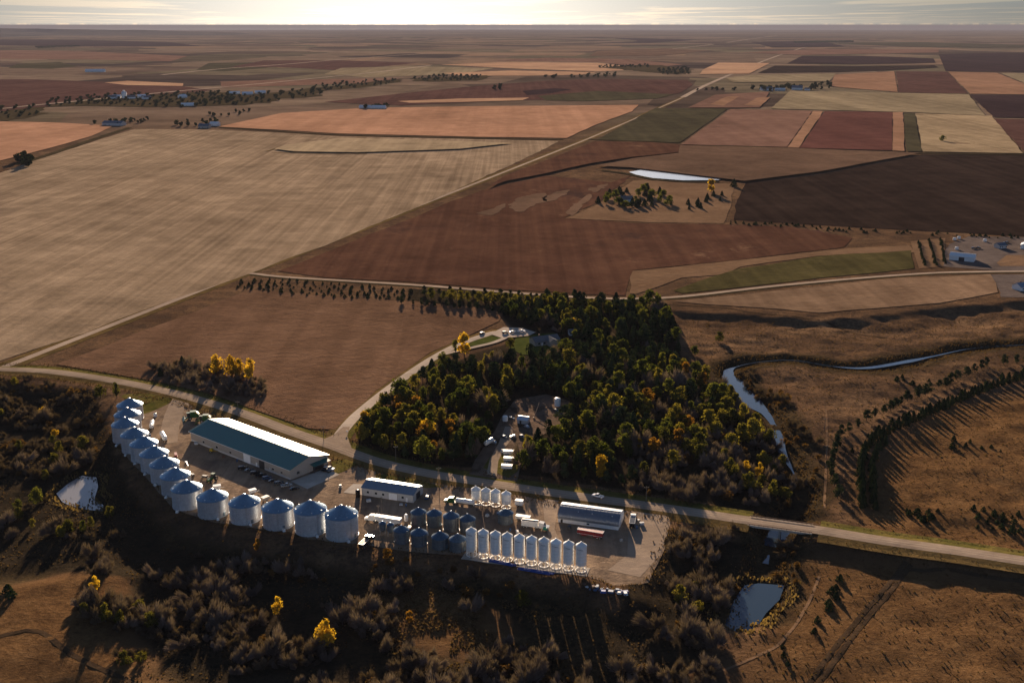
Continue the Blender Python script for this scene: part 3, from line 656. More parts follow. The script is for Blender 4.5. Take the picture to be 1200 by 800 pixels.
def crown_bare(seed, w, h, n=420, thick=.10):
    """leafless crown: long thin twigs fanning up and out from the base"""
    r = np.random.default_rng(seed); u = r.random(n) * 2 * math.pi; q = np.sqrt(r.random(n)); el = r.random(n)
    env = np.stack([np.cos(u) * q * w * .5, np.sin(u) * q * w * .5, h * (.25 + .75 * (1 - q ** 2 * .75)) * (.55 + .45 * el)], 1)
    lump = 1 + .25 * np.sin(u * 3 + seed)[:, None]; env[:, :2] *= lump
    nc = 6; cc = np.column_stack([r.normal(size=nc) * w * .24, r.normal(size=nc) * w * .24, np.zeros(nc)]); ch = .45 + .6 * r.random(nc); cid = r.integers(0, nc, n)
    env = env * np.array([.52, .52, 1]) * ch[cid][:, None] + cc[cid]
    base = cc[cid] * .6 + (env - cc[cid]) * np.array([.45, .45, .5]) + r.normal(size=(n, 3)) * .2; base[:, 2] = np.maximum(base[:, 2], 0)
    d = env - base; s = np.cross(d, r.normal(size=(n, 3))); s /= np.linalg.norm(s, axis=1)[:, None] + 1e-9; s *= thick * (.6 + .8 * r.random(n))[:, None]
    return np.stack([base - s, base + s, env + s * .5, env - s * .5], 1).reshape(-1, 3)
def quad_mesh(name, v, mat):
    me = np_mesh(name, v, np.arange(len(v)).reshape(-1, 4)); me.materials.append(MATS[mat]); return me
def trunk_mesh(seed, h, r0, limbs=4, spread=2.2):
    r = random.Random(seed); bm = bmesh.new()
    def limb(p, q, ra, rb, n=6):
        d = (q - p).normalized(); a = d.orthogonal().normalized(); c = d.cross(a)
        A = [bm.verts.new(p + (a * math.cos(k * 2 * math.pi / n) + c * math.sin(k * 2 * math.pi / n)) * ra) for k in range(n)]
        B = [bm.verts.new(q + (a * math.cos(k * 2 * math.pi / n) + c * math.sin(k * 2 * math.pi / n)) * rb) for k in range(n)]
        for k in range(n): bm.faces.new((A[k], A[(k + 1) % n], B[(k + 1) % n], B[k]))
        bm.faces.new(B)
    top = Vector((r.uniform(-.3, .3), r.uniform(-.3, .3), h)); limb(Vector((0, 0, -.4)), top, r0, r0 * .5)
    for k in range(limbs):
        s = Vector((0, 0, 0)).lerp(top, r.uniform(.45, .95)); u = r.uniform(0, 6.28)
        limb(s, s + Vector((math.cos(u) * spread * r.uniform(.6, 1), math.sin(u) * spread * r.uniform(.6, 1), r.uniform(1.2, 2.8))), r0 * .45, r0 * .15, 5)
    me = bpy.data.meshes.new('trunk'); bm.to_mesh(me); bm.free(); me.materials.append(MATS['bark']); return me
T_TRUNK = [trunk_mesh(k, 4.2, .28) for k in range(4)]
T_CTRUNK = [trunk_mesh(40 + k, 6.0, .22, 0) for k in range(2)]
T_STEM = [trunk_mesh(60 + k, 1.6, .14, 6, 1.3) for k in range(3)]
C = {}
for kind, mat, k in (('green', 'green_leaf', 6), ('olive', 'olive_leaf', 4), ('yellow', 'yellow_leaf', 3), ('orange', 'orange_leaf', 3)):
    C[kind] = [quad_mesh('crown', crown_round(100 + 7 * i + len(kind), 7.9, 7.9 + .8 * (i % 3), 1.7, 900, .68, 13 + i % 5), mat) for i in range(k)]
C['cedar'] = [quad_mesh('crown', crown_cedar(200 + i, 5.4 + .4 * (i % 3), 9.6, .5, 620, .74), 'cedar_leaf') for i in range(6)]
C['pine'] = [quad_mesh('crown', crown_round(400 + 3 * i, 6.0, 8.8, .8, 860, .56, 15 + i % 4), 'pine_leaf') for i in range(6)]
C['bare'] = [quad_mesh('crown', crown_bare(300 + i, 7.2, 7.2, 900, .062), 'twig') for i in range(5)]
C['brush'] = [quad_mesh('crown', crown_bare(320 + i, 5.6, 4.4, 640, .065), 'brush_twig') for i in range(5)]
C['rust'] = [quad_mesh('crown', np.concatenate([crown_round(340 + i, 4.6, 3.4, .2, 240, .5, 7), crown_bare(350 + i, 5.0, 3.8, 200, .08)]), 'rust_leaf') for i in range(3)]
C['juniper'] = [quad_mesh('juniper', crown_cedar(360 + i, 3.4, 4.2, .05, 190, .62), 'cedar_leaf') for i in range(4)]
C['dot'] = [quad_mesh('tree', crown_round(380 + i, 7.6, 7.2, .6, 170, 1.6, 6), 'cedar_leaf') for i in range(4)]
for kind in C:
    for me in C[kind]: me.use_fake_user = False
TRUNK = {'cedar': T_CTRUNK, 'bare': T_STEM, 'brush': T_STEM, 'rust': T_STEM}
NAME = {'cedar': 'cedar_tree', 'pine': 'pine_tree', 'green': 'broadleaf_tree', 'olive': 'poplar_tree', 'yellow': 'cottonwood_tree', 'orange': 'autumn_tree', 'bare': 'bare_tree', 'brush': 'brush_shrub', 'rust': 'russet_shrub', 'juniper': 'juniper_shrub', 'dot': 'small_tree'}
CAT = {'brush': 'shrub', 'rust': 'shrub', 'juniper': 'shrub'}
NATIVE = {'cedar': 10.1, 'pine': 9.2, 'green': 9.3, 'olive': 9.3, 'yellow': 9.3, 'orange': 9.3, 'bare': 6.4, 'brush': 3.8, 'rust': 3.8, 'juniper': 4.2, 'dot': 7.8}
vr = random.Random(11)
def plant(kind, pos, h, label, group=None, wide=1.0, parts=True, name=None):
    s = h / NATIVE[kind]; cm = vr.choice(C[kind]); nm = name or NAME[kind]
    if parts:
        o = thing(nm, label, CAT.get(kind, 'tree'), pos, 0, group)
        tk = link('trunk', vr.choice(TRUNK.get(kind, T_TRUNK)), parent=o)
        c = link('crown', cm, parent=o); tk.scale = (s, s, s * (1 if kind != 'cedar' else .9)); c.scale = (s * wide, s * wide, s)
        c.rotation_euler = (0, 0, vr.uniform(0, 6.28))
    else:
        o = link(nm, cm); tag(o, label, CAT.get(kind, 'tree'), group); o.location = pos; o.scale = (s * wide, s * wide, s); o.rotation_euler = (0, 0, vr.uniform(0, 6.28))
    return o
def scatter(px, spacing, seed, nmax=9999, avoid=(), z=0):
    """positions spread over a surveyed area, no two nearer than `spacing` metres"""
    r = random.Random(seed); poly = G(px, z); av = [G(a) for a in avoid]; out = []
    x0, x1 = min(p[0] for p in poly), max(p[0] for p in poly); y0, y1 = min(p[1] for p in poly), max(p[1] for p in poly)
    ins = lambda x, y, q: bool(in_poly(np.array([x]), np.array([y]), q)[0])
    tries = int((x1 - x0) * (y1 - y0) / spacing ** 2 * 9) + 40
    cell = {}
    for _ in range(tries):
        x, y = r.uniform(x0, x1), r.uniform(y0, y1)
        if not ins(x, y, poly) or any(ins(x, y, a) for a in av): continue
        ci, cj = int(x // spacing), int(y // spacing)
        if any(math.hypot(x - q[0], y - q[1]) < spacing for i in (-1, 0, 1) for j in (-1, 0, 1) for q in cell.get((ci + i, cj + j), ())): continue
        cell.setdefault((ci, cj), []).append((x, y)); out.append((x, y))
        if len(out) >= nmax: break
    return [Vector((x, y, height(x, y))) for x, y in out]
CLEAR_PX = [(556, 566), (560, 540), (572, 520), (584, 500), (590, 484), (606, 470), (660, 468), (666, 484), (652, 498), (634, 508), (614, 516), (608, 545), (606, 572)]
HOUSE_PX = [(520, 432), (545, 402), (576, 386), (600, 380), (652, 384), (664, 402), (656, 420), (610, 424), (575, 424), (545, 434)]
ROADGAP = [(400, 522), (520, 548), (640, 566), (800, 586), (930, 606), (930, 640), (800, 625), (640, 600), (400, 550)]
DRIVEGAP = [(392, 528), (402, 498), (430, 468), (475, 432), (524, 402), (590, 378), (596, 402), (570, 412), (530, 420), (500, 436), (470, 456), (440, 484), (412, 512), (414, 535)]
AV = (CLEAR_PX, HOUSE_PX, ROADGAP, DRIVEGAP)
# the wood, by parts one can point to: (area, spacing, mix of kinds, where it is)
WOODS = [
 ([(420, 518), (430, 490), (470, 462), (520, 430), (545, 470), (556, 545), (500, 540), (445, 530)], 7.0, [('green', .40), ('olive', .30), ('cedar', .28), ('orange', .02)], 'in the west end of the wood beside the curving driveway'),
 ([(520, 430), (556, 412), (600, 404), (600, 462), (584, 492), (562, 530), (548, 540), (545, 470)], 7.4, [('green', .27), ('cedar', .57), ('olive', .16)], 'in the wood between the driveway loop and the scrap clearing'),
 ([(596, 414), (660, 408), (700, 360), (730, 360), (726, 420), (700, 470), (664, 476), (660, 460), (604, 462)], 7.6, [('cedar', .62), ('green', .26), ('olive', .12)], 'in the wood between the farmhouse and the scrap clearing'),
 ([(664, 478), (700, 470), (726, 420), (742, 430), (750, 500), (740, 570), (690, 566), (612, 556), (616, 524), (656, 498)], 7.2, [('green', .36), ('cedar', .48), ('olive', .16)], 'in the wood between the scrap clearing and the county road'),
 ([(730, 360), (766, 358), (794, 376), (798, 405), (790, 430), (742, 430), (726, 420)], 7.0, [('cedar', .8), ('green', .2)], 'at the dark north-east corner of the wood'),
 ([(742, 430), (790, 430), (836, 444), (850, 470), (838, 510), (780, 520), (748, 520)], 7.0, [('green', .36), ('olive', .26), ('bare', .24), ('cedar', .12), ('orange', .02)], 'on the east side of the wood above the creek'),
 ([(842, 446), (860, 466), (886, 486), (912, 522), (930, 560), (926, 590), (850, 586), (845, 510)], 6.6, [('bare', .56), ('olive', .28), ('rust', .10), ('green', .06)], 'on the creek bank at the east end of the wood'),
 ([(746, 522), (838, 512), (850, 586), (800, 590), (742, 576)], 6.4, [('bare', .70), ('olive', .18), ('yellow', .03), ('rust', .09)], 'in the leafless thicket north of the county road'),
 ([(590, 366), (640, 352), (700, 358), (690, 380), (656, 396), (648, 384), (600, 378)], 6.6, [('cedar', .45), ('green', .35), ('olive', .20)], 'behind the farmhouse at the north end of the wood'),
]
KW = {'yellow': 'small yellow autumn tree', 'pine': 'dark rounded evergreen', 'green': 'green broadleaf tree', 'olive': 'yellow-green broadleaf tree', 'cedar': 'dark green cedar', 'orange': 'orange-brown autumn tree', 'bare': 'leafless grey-brown tree', 'rust': 'rust-leaved low shrub', 'brush': 'dark leafless shrub'}
for k, (px, spc, mixk, where) in enumerate(WOODS):
    for p in scatter(px, spc * .86, 50 + k, avoid=AV):
        if mnoise.noise((p.x * .06, p.y * .06, 1.7)) + .6 * mnoise.noise((p.x * .17, p.y * .17, 4.1)) < -.28: continue
        q = vr.random(); kind = mixk[-1][0]
        for kk, pr in mixk:
            if q < pr: kind = kk; break
            q -= pr
        h = {'pine': vr.uniform(5, 12), 'cedar': vr.uniform(5, 13), 'green': vr.uniform(4.5, 12), 'olive': vr.uniform(4.5, 10.5), 'orange': vr.uniform(7, 9.5), 'yellow': vr.uniform(5, 7.5), 'bare': vr.uniform(5, 8), 'rust': vr.uniform(3, 4.6)}[kind]
        if kind == 'cedar' and vr.random() < .62: kind = 'pine'
        if vr.random() < .06: kind = 'bare'
        plant(kind, p, h, f'{KW[kind]} {where}', f'{KW[kind]}s {where}', vr.uniform(.75, 1.35))
# shelterbelt north of the house: a dark row behind, a paler row in front
def row(pts, step, kind, hr, label, group, jit=1.0, parts=True, wide=(.9, 1.15), drape=True, seed=5):
    r = random.Random(seed); L = smooth_line(pts, step); out = []
    acc = 0; last = None
    for p in L:
        if last is None or math.hypot(p[0] - last[0], p[1] - last[1]) >= step * .92:
            last = p; x, y = p[0] + r.uniform(-jit, jit), p[1] + r.uniform(-jit, jit)
            out.append(plant(kind, Vector((x, y, height(x, y))), r.uniform(*hr), label, group, r.uniform(*wide), parts))
    return out
row(G([(497, 346), (540, 347), (620, 352), (700, 357), (740, 359)]), 7.0, 'pine', (5.5, 9), 'dark cedar in the back row of the shelterbelt beside the farm road', 'cedars in the back row of the shelterbelt', 1.5)
row(G([(470, 356), (540, 361), (590, 365), (660, 370), (700, 372)]), 6.0, 'pine', (4, 7), 'dark cedar in the front row of the shelterbelt above the brown field', 'cedars in the front row of the shelterbelt', 1.5)
row(G([(505, 351), (560, 354), (620, 358), (690, 363), (760, 368)]), 6.0, 'olive', (6.5, 9.5), 'pale yellow-green tree in the middle row of the shelterbelt', 'yellow-green trees in the middle row of the shelterbelt', 1.2)
row(G([(590, 358), (650, 362), (720, 367), (765, 371)]), 6.5, 'olive', (6, 8), 'yellow-green tree in the shelterbelt row nearest the farmhouse', 'yellow-green trees in the shelterbelt row nearest the farmhouse', 1.2, seed=9)
for p in scatter([(280, 330), (330, 327), (400, 333), (482, 340), (480, 352), (400, 349), (335, 345), (278, 338)], 6.2, 77, 110):
    plant('juniper', p, vr.uniform(1.1, 2.9), 'small dark juniper on the rough strip below the farm road', 'junipers on the rough strip below the farm road', vr.uniform(1.1, 1.8), False)
# curved double shelterbelt east of the creek
belt = [(1012, 590), (1009, 560), (1012, 532), (1026, 515), (1060, 497), (1100, 478), (1140, 460), (1175, 447), (1215, 440)]
belt2 = [(987, 585), (983, 550), (988, 520), (1010, 503), (1050, 482), (1090, 464), (1130, 447), (1165, 434), (1210, 428)]
row(G(belt, -2), 4.9, 'cedar', (4.6, 7.4), 'dark cedar in the long inner row of the curved shelterbelt by the creek', 'cedars in the inner row of the curved shelterbelt', .6, seed=21, wide=(.9, 1.15))
row(G([(x + 13, y + 2) for x, y in belt[:4]], -2), 4.4, 'cedar', (5, 7.5), 'dark cedar in the short straight row beside the curved shelterbelt', 'cedars in the short row beside the curved shelterbelt', .6, seed=22, wide=(.75, .95))
row(G([(x - 7, y - 5) for x, y in belt2], -2), 8.2, 'pine', (5.2, 7.5), 'dark cedar in the gappy outer row of the curved shelterbelt by the creek', 'cedars in the outer row of the curved shelterbelt', 1.4, seed=23, wide=(.95, 1.3))
row(G([(x + 10, y + 7) for x, y in belt2[2:]], -2), 12, 'juniper', (2, 4), 'small juniper between the two rows of the curved shelterbelt', 'junipers between the rows of the curved shelterbelt', 1.5, False, seed=24)
for k, (x0, y0, x1, y1, kd) in enumerate([(1076, 284, 1084, 312, 0), (1089, 282, 1097, 312, 1), (1102, 281, 1108, 310, 1)]):
    row(G([(x0, y0), (x1, y1)]), 6, 'juniper', (2.5, 4.0), ['small juniper in the first planted row left of the white farm shed', 'small juniper in the second planted row left of the white farm shed', 'small juniper in the row nearest the white farm shed'][k], 'junipers planted in rows left of the white farm shed', .6, False, seed=30 + k)
for px, n, lab, grp in (([(1060, 588), (1105, 592), (1100, 606), (1062, 598)], 12, 'small dark juniper in the clump right of the straight cedar row', 'junipers in the pasture right of the cedar row'),
                        ([(1135, 588), (1195, 596), (1200, 622), (1140, 612)], 20, 'small dark juniper at the pasture edge above the county road', 'junipers at the pasture edge above the county road'),
                        ([(1110, 506), (1180, 520), (1180, 530), (1112, 516)], 7, 'small dark juniper in the open pasture below the curved shelterbelt', 'junipers in the pasture below the curved shelterbelt'),
                        ([(966, 700), (985, 668), (992, 672), (972, 708)], 22, 'small dark juniper in the slanting row beside the dirt two-track', 'junipers in the slanting row by the two-track'),
                        ([(900, 760), (918, 752), (926, 772), (908, 780)], 7, 'small dark juniper on the slope below the oval pond', 'junipers on the slope below the oval pond'),
                        ([(946, 720), (960, 716), (962, 738), (948, 740)], 6, 'small dark juniper beside the lower end of the slanting row', 'junipers by the lower end of the slanting row'),
                        ([(1046, 432), (1090, 440), (1080, 448), (1048, 440)], 6, 'small dark juniper on the flat south of the creek', 'junipers on the flat south of the creek'),
                        ([(855, 258), (1000, 268), (1200, 277), (1200, 281), (1000, 273), (855, 263)], 70, 'small dark bush along the fence line of the dark field', 'bushes along the fence line of the dark field'),
                        ([(0, 693), (20, 686), (24, 700), (8, 704)], 3, 'small dark juniper on the bare hill by the left edge', 'junipers on the bare hill')):
    for p in scatter(px, 4.0 if n > 10 else 5, 90 + n, n, z=0):
        plant('juniper', p, vr.uniform(1.3, 3.2), lab, grp, vr.uniform(1.1, 1.7), False)
# grove in the brown field
for p in scatter([(182, 432), (210, 424), (260, 436), (306, 448), (314, 466), (290, 468), (240, 458), (195, 446)], 5.2, 131):
    plant('bare', p, vr.uniform(4, 7), 'leafless grey-brown tree in the grove beside the yellow cottonwoods', 'leafless trees in the field grove', vr.uniform(.9, 1.2))
plant('cedar', at(214, 432), 8.5, 'dark cedar standing at the back of the field grove'); plant('cedar', at(188, 441), 6, 'dark cedar at the left tip of the field grove')
for px, h, lab in (((253, 440), 12, 'yellow cottonwood standing alone at the left of the field trio'), ((272, 443), 13, 'broad yellow cottonwood in the middle of the field trio'), ((281, 445), 11.5, 'smaller yellow cottonwood touching the middle one of the field trio'), ((294, 447), 12.5, 'yellow cottonwood at the right of the field trio by the dark pool')):
    plant('yellow', at(*px), h, lab, wide=.8)
# single trees one can point to
for px, kind, h, w_, lab in [
 ((544, 417), 'yellow', 15, 1.0, 'big rounded yellow cottonwood between the two arms of the driveway'), ((534, 415), 'green', 9, .6, 'slim dark green tree beside the big driveway cottonwood'),
 ((427, 503), 'yellow', 10, 1.0, 'bright yellow tree where the driveway leaves the wood'), ((441, 498), 'olive', 9, 1.0, 'yellow-green tree beside the bright yellow driveway tree'),
 ((499, 513), 'yellow', 9, 1.2, 'yellow tree beside the orange one at the south-west of the wood'), ((527, 512), 'orange', 9.5, 1.25, 'orange tree beside the yellow one at the south-west of the wood'),
 ((508, 532), 'orange', 7, 1.0, 'low dark orange tree near the road at the south-west of the wood'), ((552, 523), 'orange', 7, .9, 'orange-brown tree left of the white trailers in the wood'),
 ((704, 562), 'yellow', 12, 1.0, 'brilliant golden tree at the wood edge above the county road'),
 ((880, 520), 'olive', 12.5, 1.1, 'large bright yellow-green tree beside the narrow creek'), ((862, 478), 'olive', 8.5, 1.15, 'yellow-green tree at the creek bend'), ((842, 474), 'olive', 8, 1.0, 'pale yellow-green tree left of the creek bend'),
 ((824, 452), 'orange', 8, .9, 'orange tree at the top of the creek thicket'), ((806, 502), 'orange', 7, 1.2, 'golden-brown tree in the shade of the east wood'), ((795, 522), 'orange', 9, 1.2, 'orange tree at the top of the leafless thicket'), ((764, 532), 'orange', 8, 1.0, 'amber tree left of the leafless thicket'),
 ((874, 556), 'yellow', 6.5, .8, 'small yellow-green tree at the right side of the leafless thicket'), ((889, 560), 'yellow', 7, .75, 'small bright yellow tree at the right side of the leafless thicket'), ((917, 547), 'olive', 6, 1.0, 'yellow shrub-like tree on the east creek bank'),
 ((672, 386), 'yellow', 8, .8, 'golden tree at the north end of the wood right of the farmhouse'), ((598, 409), 'olive', 8, .9, 'yellow-green tree at the east tip of the driveway loop'),
 ((842, 400), 'olive', 6.5, 1.4, 'olive tree standing alone above the creek'), ((814, 416), 'green', 6, 1.2, 'green bush-like tree between the wood and the creek'),
 ((137, 466), 'olive', 9, .6, 'slim yellow-green tree beside the road left of the first grain bin'), ((118, 466), 'olive', 8, 1.0, 'olive and yellow tree by the road west of the grain bins'), ((85, 462), 'rust', 5, 1.0, 'rust-coloured tree beside the road near the left edge'), ((54, 460), 'rust', 5, .7, 'slim rust-coloured tree nearest the left edge by the road'),
 ((52, 487), 'yellow', 5, 1.2, 'yellow bush in the dark hollow west of the grain bins'), ((64, 512), 'yellow', 4, 1.2, 'low yellow bush below the other in the dark hollow'),
 ((112, 696), 'yellow', 6.5, .8, 'yellow tree on the slope above the bare hill'), ((124, 728), 'olive', 7, .8, 'yellow tree lower on the slope with a long dark shadow'), ((326, 722), 'yellow', 7, .8, 'small gold tree in the bottom brush'), ((383, 757), 'yellow', 9, 1.0, 'bright gold tree in the bottom brush near the frame edge'),
 ((454, 655), 'orange', 4.5, 1.8, 'orange bush beside the dark grain truck'), ((302, 645), 'orange', 5, .8, 'small orange tree below the grain bins'), ((612, 710), 'olive', 6.5, 1.2, 'pale olive tree in the shade below the white hopper bins'),
 ((796, 705), 'olive', 7, 1.1, 'pale yellow-green bush at the end of the farmyard'), ((833, 226), 'yellow', 17, 1.15, 'golden tree standing alone below the long reservoir'), ((860, 219), 'cedar', 11, 1.3, 'dark round cedar at the corner of the dark field'),
 ((906, 164), 'green', 10, 1.4, 'lone green tree in the tan patchwork field'), ((480, 730), 'orange', 5, 1.0, 'small rust-gold bush in the bottom brush clearing')]:
    if kind == 'green' and px == (906, 164): px = (1104, 166)
    plant(kind, at(*px), h, lab, wide=w_)
# far farmstead clump on the pale pasture
for p in scatter([(698, 238), (716, 226), (760, 222), (798, 232), (796, 242), (740, 244), (700, 246)], 9, 141, 34):
    plant('cedar' if vr.random() < .6 else 'green', p, vr.uniform(5.5, 10), 'dark tree sheltering the lone house on the pale pasture', 'trees sheltering the lone house on the pale pasture', 1.45)
for p in scatter([(806, 238), (824, 230), (848, 228), (846, 236), (820, 245), (806, 246)], 9, 142, 12):
    plant('cedar', p, vr.uniform(5, 8), 'dark cedar below the golden tree on the pale pasture', 'cedars below the golden tree', 1.3)
# brush in the bottom land below the bins
BR = [
 ([(84, 700), (120, 668), (160, 655), (200, 680), (204, 770), (150, 790), (112, 760)], 4.6, [('brush', .55), ('bare', .35), ('olive', .10)], 'on the dark slope beside the bare hill'),
 ([(150, 668), (240, 650), (330, 662), (420, 690), (420, 760), (400, 830), (330, 830), (230, 800), (150, 720)], 5.6, [('bare', .62), ('brush', .3), ('rust', .08)], 'in the bottom brush below the curved row of grain bins'),
 ([(420, 690), (470, 690), (500, 720), (620, 760), (690, 780), (690, 830), (400, 830), (420, 760)], 5.4, [('bare', .66), ('rust', .22), ('brush', .12)], 'in the bottom brush at the foot of the picture'),
 ([(0, 452), (60, 450), (110, 466), (122, 498), (108, 540), (60, 560), (0, 560)], 5.2, [('brush', .72), ('rust', .1), ('olive', .06), ('bare', .12)], 'in the dark hollow west of the grain bins'),
 ([(0, 560), (60, 560), (70, 600), (128, 606), (150, 630), (120, 660), (60, 662), (0, 680)], 5.2, [('brush', .58), ('green', .1), ('olive', .14), ('bare', .18)], 'in the shaded draw round the small left pond'),
 ([(792, 640), (860, 628), (884, 650), (882, 684), (846, 706), (842, 740), (800, 730), (772, 690)], 5.4, [('bare', .8), ('rust', .12), ('olive', .08)], 'in the grey thicket between the farmyard and the oval pond'),
 ([(742, 730), (800, 735), (846, 742), (850, 790), (800, 830), (720, 830), (730, 770)], 5.6, [('bare', .62), ('brush', .3), ('rust', .08)], 'in the thicket below the oval pond'),
 ([(440, 660), (540, 676), (600, 690), (560, 720), (500, 712), (440, 690)], 7.5, [('rust', .6), ('bare', .4)], 'in the rough grass below the small grey bins'),
 ([(895, 640), (930, 640), (936, 690), (910, 730), (890, 690)], 6.0, [('rust', .6), ('brush', .4)], 'on the creek bank below the bridge'),
 ([(860, 440), (900, 438), (925, 470), (930, 490), (905, 480)], 6.5, [('rust', .7), ('brush', .3)], 'inside the creek bend'),
 ([(915, 505), (960, 500), (960, 560), (940, 580), (925, 540)], 7.0, [('rust', .6), ('brush', .4)], 'on the flat east of the narrow creek'),
]
for k, (px, spc, mixk, where) in enumerate(BR):
    for p in scatter(px, spc * .75, 170 + k, z=-4, avoid=(grow(POND_PX, 1.15), grow(LPOND_PX, 1.2), [(452, 712), (500, 700), (560, 712), (600, 745), (540, 760), (470, 744)])):
        clump = mnoise.noise((p.x * .045, p.y * .045, 3.3)) + .5 * mnoise.noise((p.x * .13, p.y * .13, 8.1))
        if clump < -.04: continue
        q = vr.random(); kind = mixk[-1][0]
        for kk, pr in mixk:
            if q < pr: kind = kk; break
            q -= pr
        h = (1 + .6 * clump) * {'bare': vr.uniform(2.8, 7.5), 'brush': vr.uniform(2.0, 4.6), 'rust': vr.uniform(1.3, 3.2), 'olive': vr.uniform(3.5, 6), 'green': vr.uniform(4, 7)}[kind]
        plant(kind, p, h, f'{KW[kind]} {where}', f'{KW[kind]}s {where}', vr.uniform(.9, 1.25), kind in ('bare', 'olive', 'green'), {'bare': 'bare_shrub'}.get(kind))
# far woods that read as one mass
def mass(name, px, spacing, size, seed, mat='cedar_leaf', hgt=7):
    P = scatter(px, spacing, seed, 1500); vs_ = []
    r = random.Random(seed)
    for p in P:
        k = r.uniform(.6, 1.25); v = np.array([w.co for w in r.choice(C['dot']).vertices], dtype=np.float32) * (k * size / 7.6)
        v[:, 2] *= .6; vs_.append(v + np.array([p.x, p.y, 0], dtype=np.float32))
    v = np.concatenate(vs_); o = link(name, quad_mesh(name, v, mat)); return tag(o, kind='stuff')
mass('woods', [(60, 117), (110, 112), (200, 110), (250, 107), (280, 110), (270, 122), (210, 126), (150, 124), (100, 122), (50, 126)], 30, 13, 1)
mass('woods', [(255, 118), (300, 110), (372, 104), (378, 110), (330, 118), (280, 124)], 34, 12, 2)
mass('woods', [(366, 101), (400, 97), (465, 93), (462, 98), (400, 104), (370, 108)], 40, 13, 3)
mass('woods', [(-20, 128), (40, 124), (46, 134), (0, 140), (-20, 140)], 34, 12, 4)
for k, px in enumerate([[(484, 92), (520, 88), (566, 89), (560, 94), (500, 95)], [(638, 89), (652, 88), (652, 92), (640, 92)], [(668, 89), (722, 86), (722, 90), (670, 92)], [(700, 77.5), (760, 76.5), (762, 79), (702, 80)], [(770, 82), (806, 79), (808, 87), (776, 88)], [(816, 105), (862, 104.5), (862, 106.5), (816, 107)], [(40, 55), (90, 53.5), (95, 55), (45, 57)], [(930, 49), (1000, 48), (1000, 50), (932, 51)]]):
    mass('woods', px, 34, 14, 20 + k)
for px, n, lab, grp, sz in (([(106, 146), (126, 143), (172, 139), (174, 143), (140, 148), (108, 148)], 16, 'dark tree by the blue-roofed far shed', 'trees by the blue-roofed far shed', 10),
    ([(198, 147), (214, 144), (250, 140), (258, 146), (215, 150)], 12, 'dark tree by the far farmhouse at the corner of the tan field', 'trees by the far farmhouse at the field corner', 10),
    ([(876, 105), (920, 103), (974, 99), (974, 105), (900, 107.5)], 40, 'dark tree sheltering the far farm with blue roofs', 'trees sheltering the far blue-roofed farm', 15),
    ([(18, 194), (28, 186), (40, 188), (38, 196), (24, 199)], 8, 'tree in the clump at the left edge of the tan field', 'trees in the clump at the left edge of the tan field', 13),
    ([(426, 126), (458, 124.5), (460, 127), (428, 128)], 9, 'dark tree beside the long white barn', 'trees beside the long white barn', 11),
    ([(575, 104), (590, 100), (592, 104), (580, 106)], 5, 'tree of the lone clump in the maroon field', 'trees of the lone clump in the maroon field', 14),
    ([(240, 134), (290, 128), (300, 133), (250, 138)], 12, 'small tree scattered on the pale rise beyond the tan field', 'trees scattered on the pale rise', 8),
    ([(730, 247), (744, 236), (752, 246), (740, 250)], 2, 'dark bush in front of the lone house', 'bushes in front of the lone house', 9)):
    for p in scatter(px, 9, 300 + n, n):
        p.z = 0; o = plant('dot', p, sz * vr.uniform(.7, 1.15), lab, grp, 1.1, False)
# rough grass and forbs in the bottom land
def tufts(name, px, n, seed, mat, z=-4, avoid=()):
    r = np.random.default_rng(seed); poly = np.array(G(px, z)); lo, hi = poly.min(0), poly.max(0)
    q = lo + (hi - lo) * r.random((n * 3, 2)); k = in_poly(q[:, 0], q[:, 1], [tuple(p) for p in poly])
    for a in avoid: k &= ~in_poly(q[:, 0], q[:, 1], G(a, z))
    q = q[k][:n]; zz = np.array([height(x, y) for x, y in q]); n = len(q)
    k2 = zz > -5.0 if z > -5 else zz > -99
    c = np.column_stack([q, zz]); s = (.35 + .65 * r.random(n))[:, None]
    u = r.random(n) * 6.28; d = np.column_stack([np.cos(u), np.sin(u), np.zeros(n)]) * s * .42
    up = np.column_stack([r.normal(size=n) * .2, r.normal(size=n) * .2, .38 + .4 * r.random(n)]) * s
    v = np.stack([c - d, c + d, c + d * .8 + up, c - d * .8 + up], 1)[k2].reshape(-1, 3)
    o = link(name, quad_mesh(name, v, mat)); return tag(o, kind='stuff')
leaf_mat('dry_grass', (.070, .042, .023), (.13, .080, .042), .2)
leaf_mat('dry_grass_pale', (.12, .075, .04), (.22, .145, .075), .2)
tufts('grass', [(-20, 450), (110, 462), (140, 545), (240, 632), (540, 668), (690, 700), (760, 720), (760, 820), (150, 820), (190, 730), (130, 650), (-20, 670)], 11000, 1, 'dry_grass')
tufts('grass', [(760, 640), (900, 620), (1240, 672), (1240, 830), (760, 830)], 1800, 2, 'dry_grass', -3, (grow(POND_PX, 1.1),))
tufts('grass', [(800, 372), (1000, 380), (1240, 360), (1240, 650), (960, 615), (930, 560), (860, 470)], 8000, 3, 'dry_grass', -2)
tufts('grass', [(430, 670), (560, 690), (640, 720), (560, 790), (430, 760)], 5200, 4, 'dry_grass_pale', -4)

